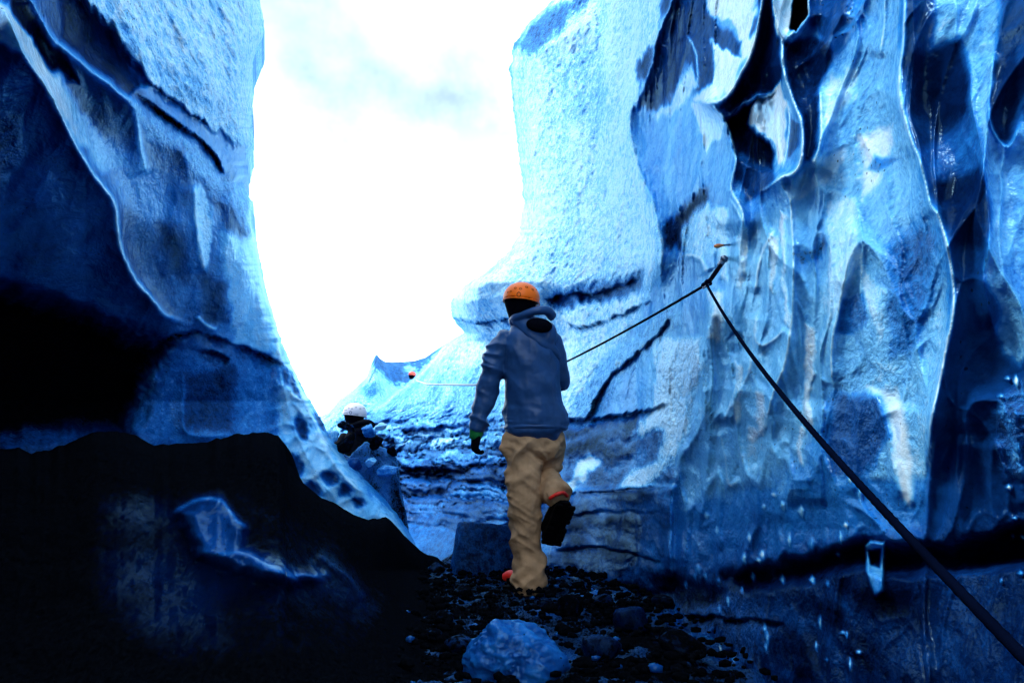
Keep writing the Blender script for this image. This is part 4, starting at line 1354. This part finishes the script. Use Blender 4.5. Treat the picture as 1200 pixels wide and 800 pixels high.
    g2 = link('glove', blob('glove', glove(wr, J(630, 420, .47) - wr, (0.3, 0, -1), -1), .0045, 2), M_BLACK, root)
    link('glove_cuff', blob('glove_cuff', [loft([wr - (J(630, 420, .47) - wr) * .2, wr + (J(630, 420, .47) - wr) * .2], [.045, .036], [.045, .036])], .006, 2), M_GREEN, g2)
    # boots
    def boot(heel, toe, ankle, down):
        heel, toe, ankle = map(np.array, (heel, toe, ankle))
        down = np.array(down, float)
        ax = toe - heel; L = np.linalg.norm(ax); ax /= L
        down -= down @ ax * ax; down /= np.linalg.norm(down)
        sd_ = np.cross(ax, down)
        up = blob('boot', [loft([heel + ax * .03, heel + ax * .1, heel + ax * (L - .09), toe - ax * .045], [.058, .060, .050, .036], [.052, .060, .070, .058], ref=down),
                           loft([heel + ax * .055, heel + ax * .05 - down * .06, ankle], [.056, .058, .055], [.054, .056, .055], ref=ax)], .0065, 3, folds(ax, 24, .003, 9))
        b = link('boot', up, M_SOLE, root)
        # sole: outline prism with lugs
        out = []
        for t, w_ in ((0, .028), (.03, .052), (.10, .056), (.17, .052), (.24, .068), (.28, .062), (.305, .042), (.315, .016)):
            out.append((t, w_))
        ring_ = [(t * L / .30, w_) for t, w_ in out] + [(t * L / .30, -w_) for t, w_ in out[::-1]]
        V = [heel + ax * (t - .008) + sd_ * w_ + down * h for h in (.040, .064) for t, w_ in ring_]
        n = len(ring_)
        Fq = [tuple(range(n))[::-1], tuple(range(n, 2 * n))] + [(i, (i + 1) % n, n + (i + 1) % n, n + i) for i in range(n)]
        so = link('sole', joined('sole', [(np.array(V), Fq, [])]), M_SOLE, b, smooth=False)
        lugs = []
        for i in range(9):
            for s_ in (-1, 1):
                if i == 4: continue
                c = heel + ax * (.018 + i * L / 9.2) + sd_ * s_ * .040 + down * .070
                q = [c + ax * a * .012 + sd_ * b_ * .022 + down * h * .010 for h in (-1, 1) for a, b_ in ((-1, -1), (1, -1), (1, 1), (-1, 1))]
                lugs.append((np.array(q), [(0, 1, 2, 3)[::-1], (4, 5, 6, 7), (0, 1, 5, 4), (1, 2, 6, 5), (2, 3, 7, 6), (3, 0, 4, 7)], []))
        link('tread', joined('tread', lugs), M_SOLE, b, smooth=False)
        return b, ax, down, sd_, L
    # raised boot: heel up, toe hanging down, sole towards the viewer
    h0, t0 = J(660, 583, -.10), J(642, 630, .0)
    b, ax, dn, sd_, L = boot(h0, t0, J(650, 579, -.07), (.35, -1, .15))
    link('trim', blob('trim', [loft([J(644, 584, -.15), J(652, 579, -.17), J(660, 577, -.16), J(665, 581, -.12)], [.010] * 4, [.011] * 4, 10)], .004, 1), M_RED, b)
    # standing boot: toe away and to the left
    h1, t1 = J(628, 682, .0), J(594, 677, .16)
    b, ax, dn, sd_, L = boot(h1, t1, J(620, 672, .02), (0, 0, -1))
    link('trim', blob('trim', [loft([J(606, 678, .06), J(599, 674, .10), J(592, 676, .13)], [.032, .034, .026], [.030, .034, .028])], .005, 2), M_RED, b)
    return root

foot = ground_at(620, 690)
hiker = make_hiker((float(J(620, 690)[0]), float(J(620, 690)[1]), 0.0))
tag(hiker, 'climber seen from behind in orange helmet, blue hooded jacket and khaki trousers, one boot raised', 'person')

def copy_tree(o, parent=None):
    c = o.copy()
    COL.objects.link(c)
    if parent:
        c.parent = parent
        c.matrix_parent_inverse = o.matrix_parent_inverse.copy()
    for ch in list(o.children): copy_tree(ch, c)
    return c

def recolour(o, mp):
    for c in [o] + list(o.children_recursive):
        if c.type == 'MESH' and c.data.materials and c.data.materials[0] in mp:
            c.material_slots[0].link = 'OBJECT'
            c.material_slots[0].material = mp[c.data.materials[0]]

h2 = copy_tree(hiker)
hc0 = J(611, 350, .02)
tgt = unproj(416, 484, 7.6)
h2.location = np.array(h2.location) + (tgt - hc0)
recolour(h2, {M_ORANGE: M_PINKW, M_JACKET: M_DARKSHELL, M_KHAKI: M_DARKSHELL, M_GREEN: M_BLACK, M_RED: M_BLACK})
tag(h2, 'farther climber in pale helmet and black clothing beyond the edge of the left ice wall', 'person')
h3 = copy_tree(hiker)
tgt = unproj(483, 439, 23.5)
h3.location = np.array(h3.location) + (tgt - hc0)
recolour(h3, {M_ORANGE: M_REDP, M_JACKET: M_DARKSHELL, M_KHAKI: M_DARKSHELL})
tag(h3, 'tiny far off climber, only a red helmet showing over the bright ice slope', 'person')

# ------------------------------------------------------------ ropes and anchor
def rope_mesh(name, pts, r, seg=10, step=.01):
    p = np.asarray(pts, float)
    L = np.linalg.norm(np.diff(p, axis=0), axis=1)
    s = np.concatenate([[0], np.cumsum(L)])
    n = int(max(s[-1] / step, 8))
    t = np.linspace(0, s[-1], n)
    P = np.stack([np.interp(t, s, p[:, i]) for i in range(3)], 1)
    T, A, B = frames(P, (.3, .2, 1))
    th = np.linspace(0, 2 * np.pi, seg, endpoint=False)
    tw = t[:, None] * 90
    rr = r * (1 + .07 * np.cos(4 * (th[None, :] + tw)))
    V = P[:, None, :] + rr[..., None] * (np.cos(th)[None, :, None] * A[:, None, :] + np.sin(th)[None, :, None] * B[:, None, :])
    i = np.arange(n * seg).reshape(n, seg)
    j = np.roll(i, -1, 1)
    Fq = np.stack([i[:-1], j[:-1], j[1:], i[1:]], -1).reshape(-1, 4)
    return mesh_from(name, V.reshape(-1, 3), Fq)

AN = unproj(828, 333, 3.20)
def sag(a, b, n, s):
    t = np.linspace(0, 1, n)[:, None]
    return np.asarray(a) * (1 - t) + np.asarray(b) * t - np.array([0, 0, 1]) * s * 4 * t * (1 - t)
near = sag(AN, unproj(1205, 775, .62), 60, .05)
near = np.vstack([near, sag(unproj(1205, 775, .62), np.array([.55, -.9, .25]), 12, .0)[1:]])
o = link('safety_rope', rope_mesh('safety_rope', near, .0052), M_ROPE)
tag(o, 'thick dark rope running from the ice anchor down to the lower right corner', 'rope')
gh = J(634, 424, .44)
o = link('safety_rope', rope_mesh('safety_rope', sag(AN, J(661, 425, .22), 40, .01).tolist() + [J(646, 428, .40), gh], .0058), M_ROPE)
tag(o, 'dark rope stretched from the ice anchor to the right hand of the climber', 'rope')
o = link('safety_rope', rope_mesh('safety_rope', [gh, J(600, 440, .8), J(556, 451, 1.5), unproj(500, 450, 8.2), unproj(488, 446, 8.9)], .0085), M_WROPE)
tag(o, 'thin pale rope leading left from the climber along the bright ice slope', 'rope')

an = empty('ice_screw', AN, 'steel ice screw with black sling and carabiner holding both dark ropes on the right wall', 'ice screw')
HEADP = unproj(848.5, 303.5, 3.30)
inw = unproj(852, 300, 3.75) - HEADP
inw /= np.linalg.norm(inw)
def cyl(a, b, r, seg=14): return loft([a, (np.asarray(a) + b) / 2, b], r, r, seg, ref=(.3, .1, 1), dome=False)
link('screw_tube', joined('screw_tube', [cyl(HEADP - inw * .01, HEADP + inw * .22, .009)]), M_STEEL, an)
link('hanger', joined('hanger', [cyl(HEADP - inw * .018, HEADP - inw * .004, .0165, 6), loft([HEADP - inw * .01, HEADP - inw * .012 + np.array([-.02, 0, -.03])], .004, .012)]), M_STEEL, an)
sl0, sl1 = unproj(845, 310, 3.26), unproj(831, 330, 3.19)
link('sling', joined('sling', [loft([sl0, sl0 * .6 + sl1 * .4, sl1], [.0045, .006, .006], [.007, .009, .0085])]), M_BLACK, an)
def carabiner(c, u, w_):
    th = np.linspace(0, 2 * np.pi, 25)[:-1]
    q = np.array([c + u * (.034 * math.cos(t)) + w_ * (.017 * math.sin(t) * (1 + .25 * math.cos(t))) for t in th])
    V, Fq = [], []
    nn = np.cross(u, w_); nn /= np.linalg.norm(nn)
    for i in range(24):
        rdir = q[i] - c; rdir /= np.linalg.norm(rdir)
        for k in range(8): V.append(q[i] + .0045 * (math.cos(k * .785) * rdir + math.sin(k * .785) * nn))
        for k in range(8): Fq.append((i * 8 + k, i * 8 + (k + 1) % 8, ((i + 1) % 24) * 8 + (k + 1) % 8, ((i + 1) % 24) * 8 + k))
    return np.array(V), Fq, []
u_ = (sl0 - sl1) / np.linalg.norm(sl0 - sl1)
link('carabiner', joined('carabiner', [carabiner(AN + u_ * .01, u_, np.array([.8, -.4, .4]))]), M_STEEL, an)
k_ = [ellip(AN + np.array(v) * .011, (.013, .012, .010), seg=12) for v in ((0, 0, 0), (1, 0, .3), (-1, -.2, -.3), (.2, -.8, .8))]
link('knot', blob('knot', k_, .004, 1), M_ROPE, an)

# second screw with an orange grip, above the anchor
G0, G1, G2 = unproj(838, 288.5, 3.18), unproj(847, 287.5, 3.22), unproj(866, 286, 3.60)
gr = empty('ice_piton', G1, 'short metal piton with orange grip sticking out of the wall just above the anchor', 'piton')
link('grip', joined('grip', [loft([G0, G0 * .6 + G1 * .4, G1], [.006, .0085, .005], [.006, .0085, .005])]), M_WOOD, gr)
link('shaft', joined('shaft', [cyl(G1, G2, .0045)]), M_STEEL, gr)
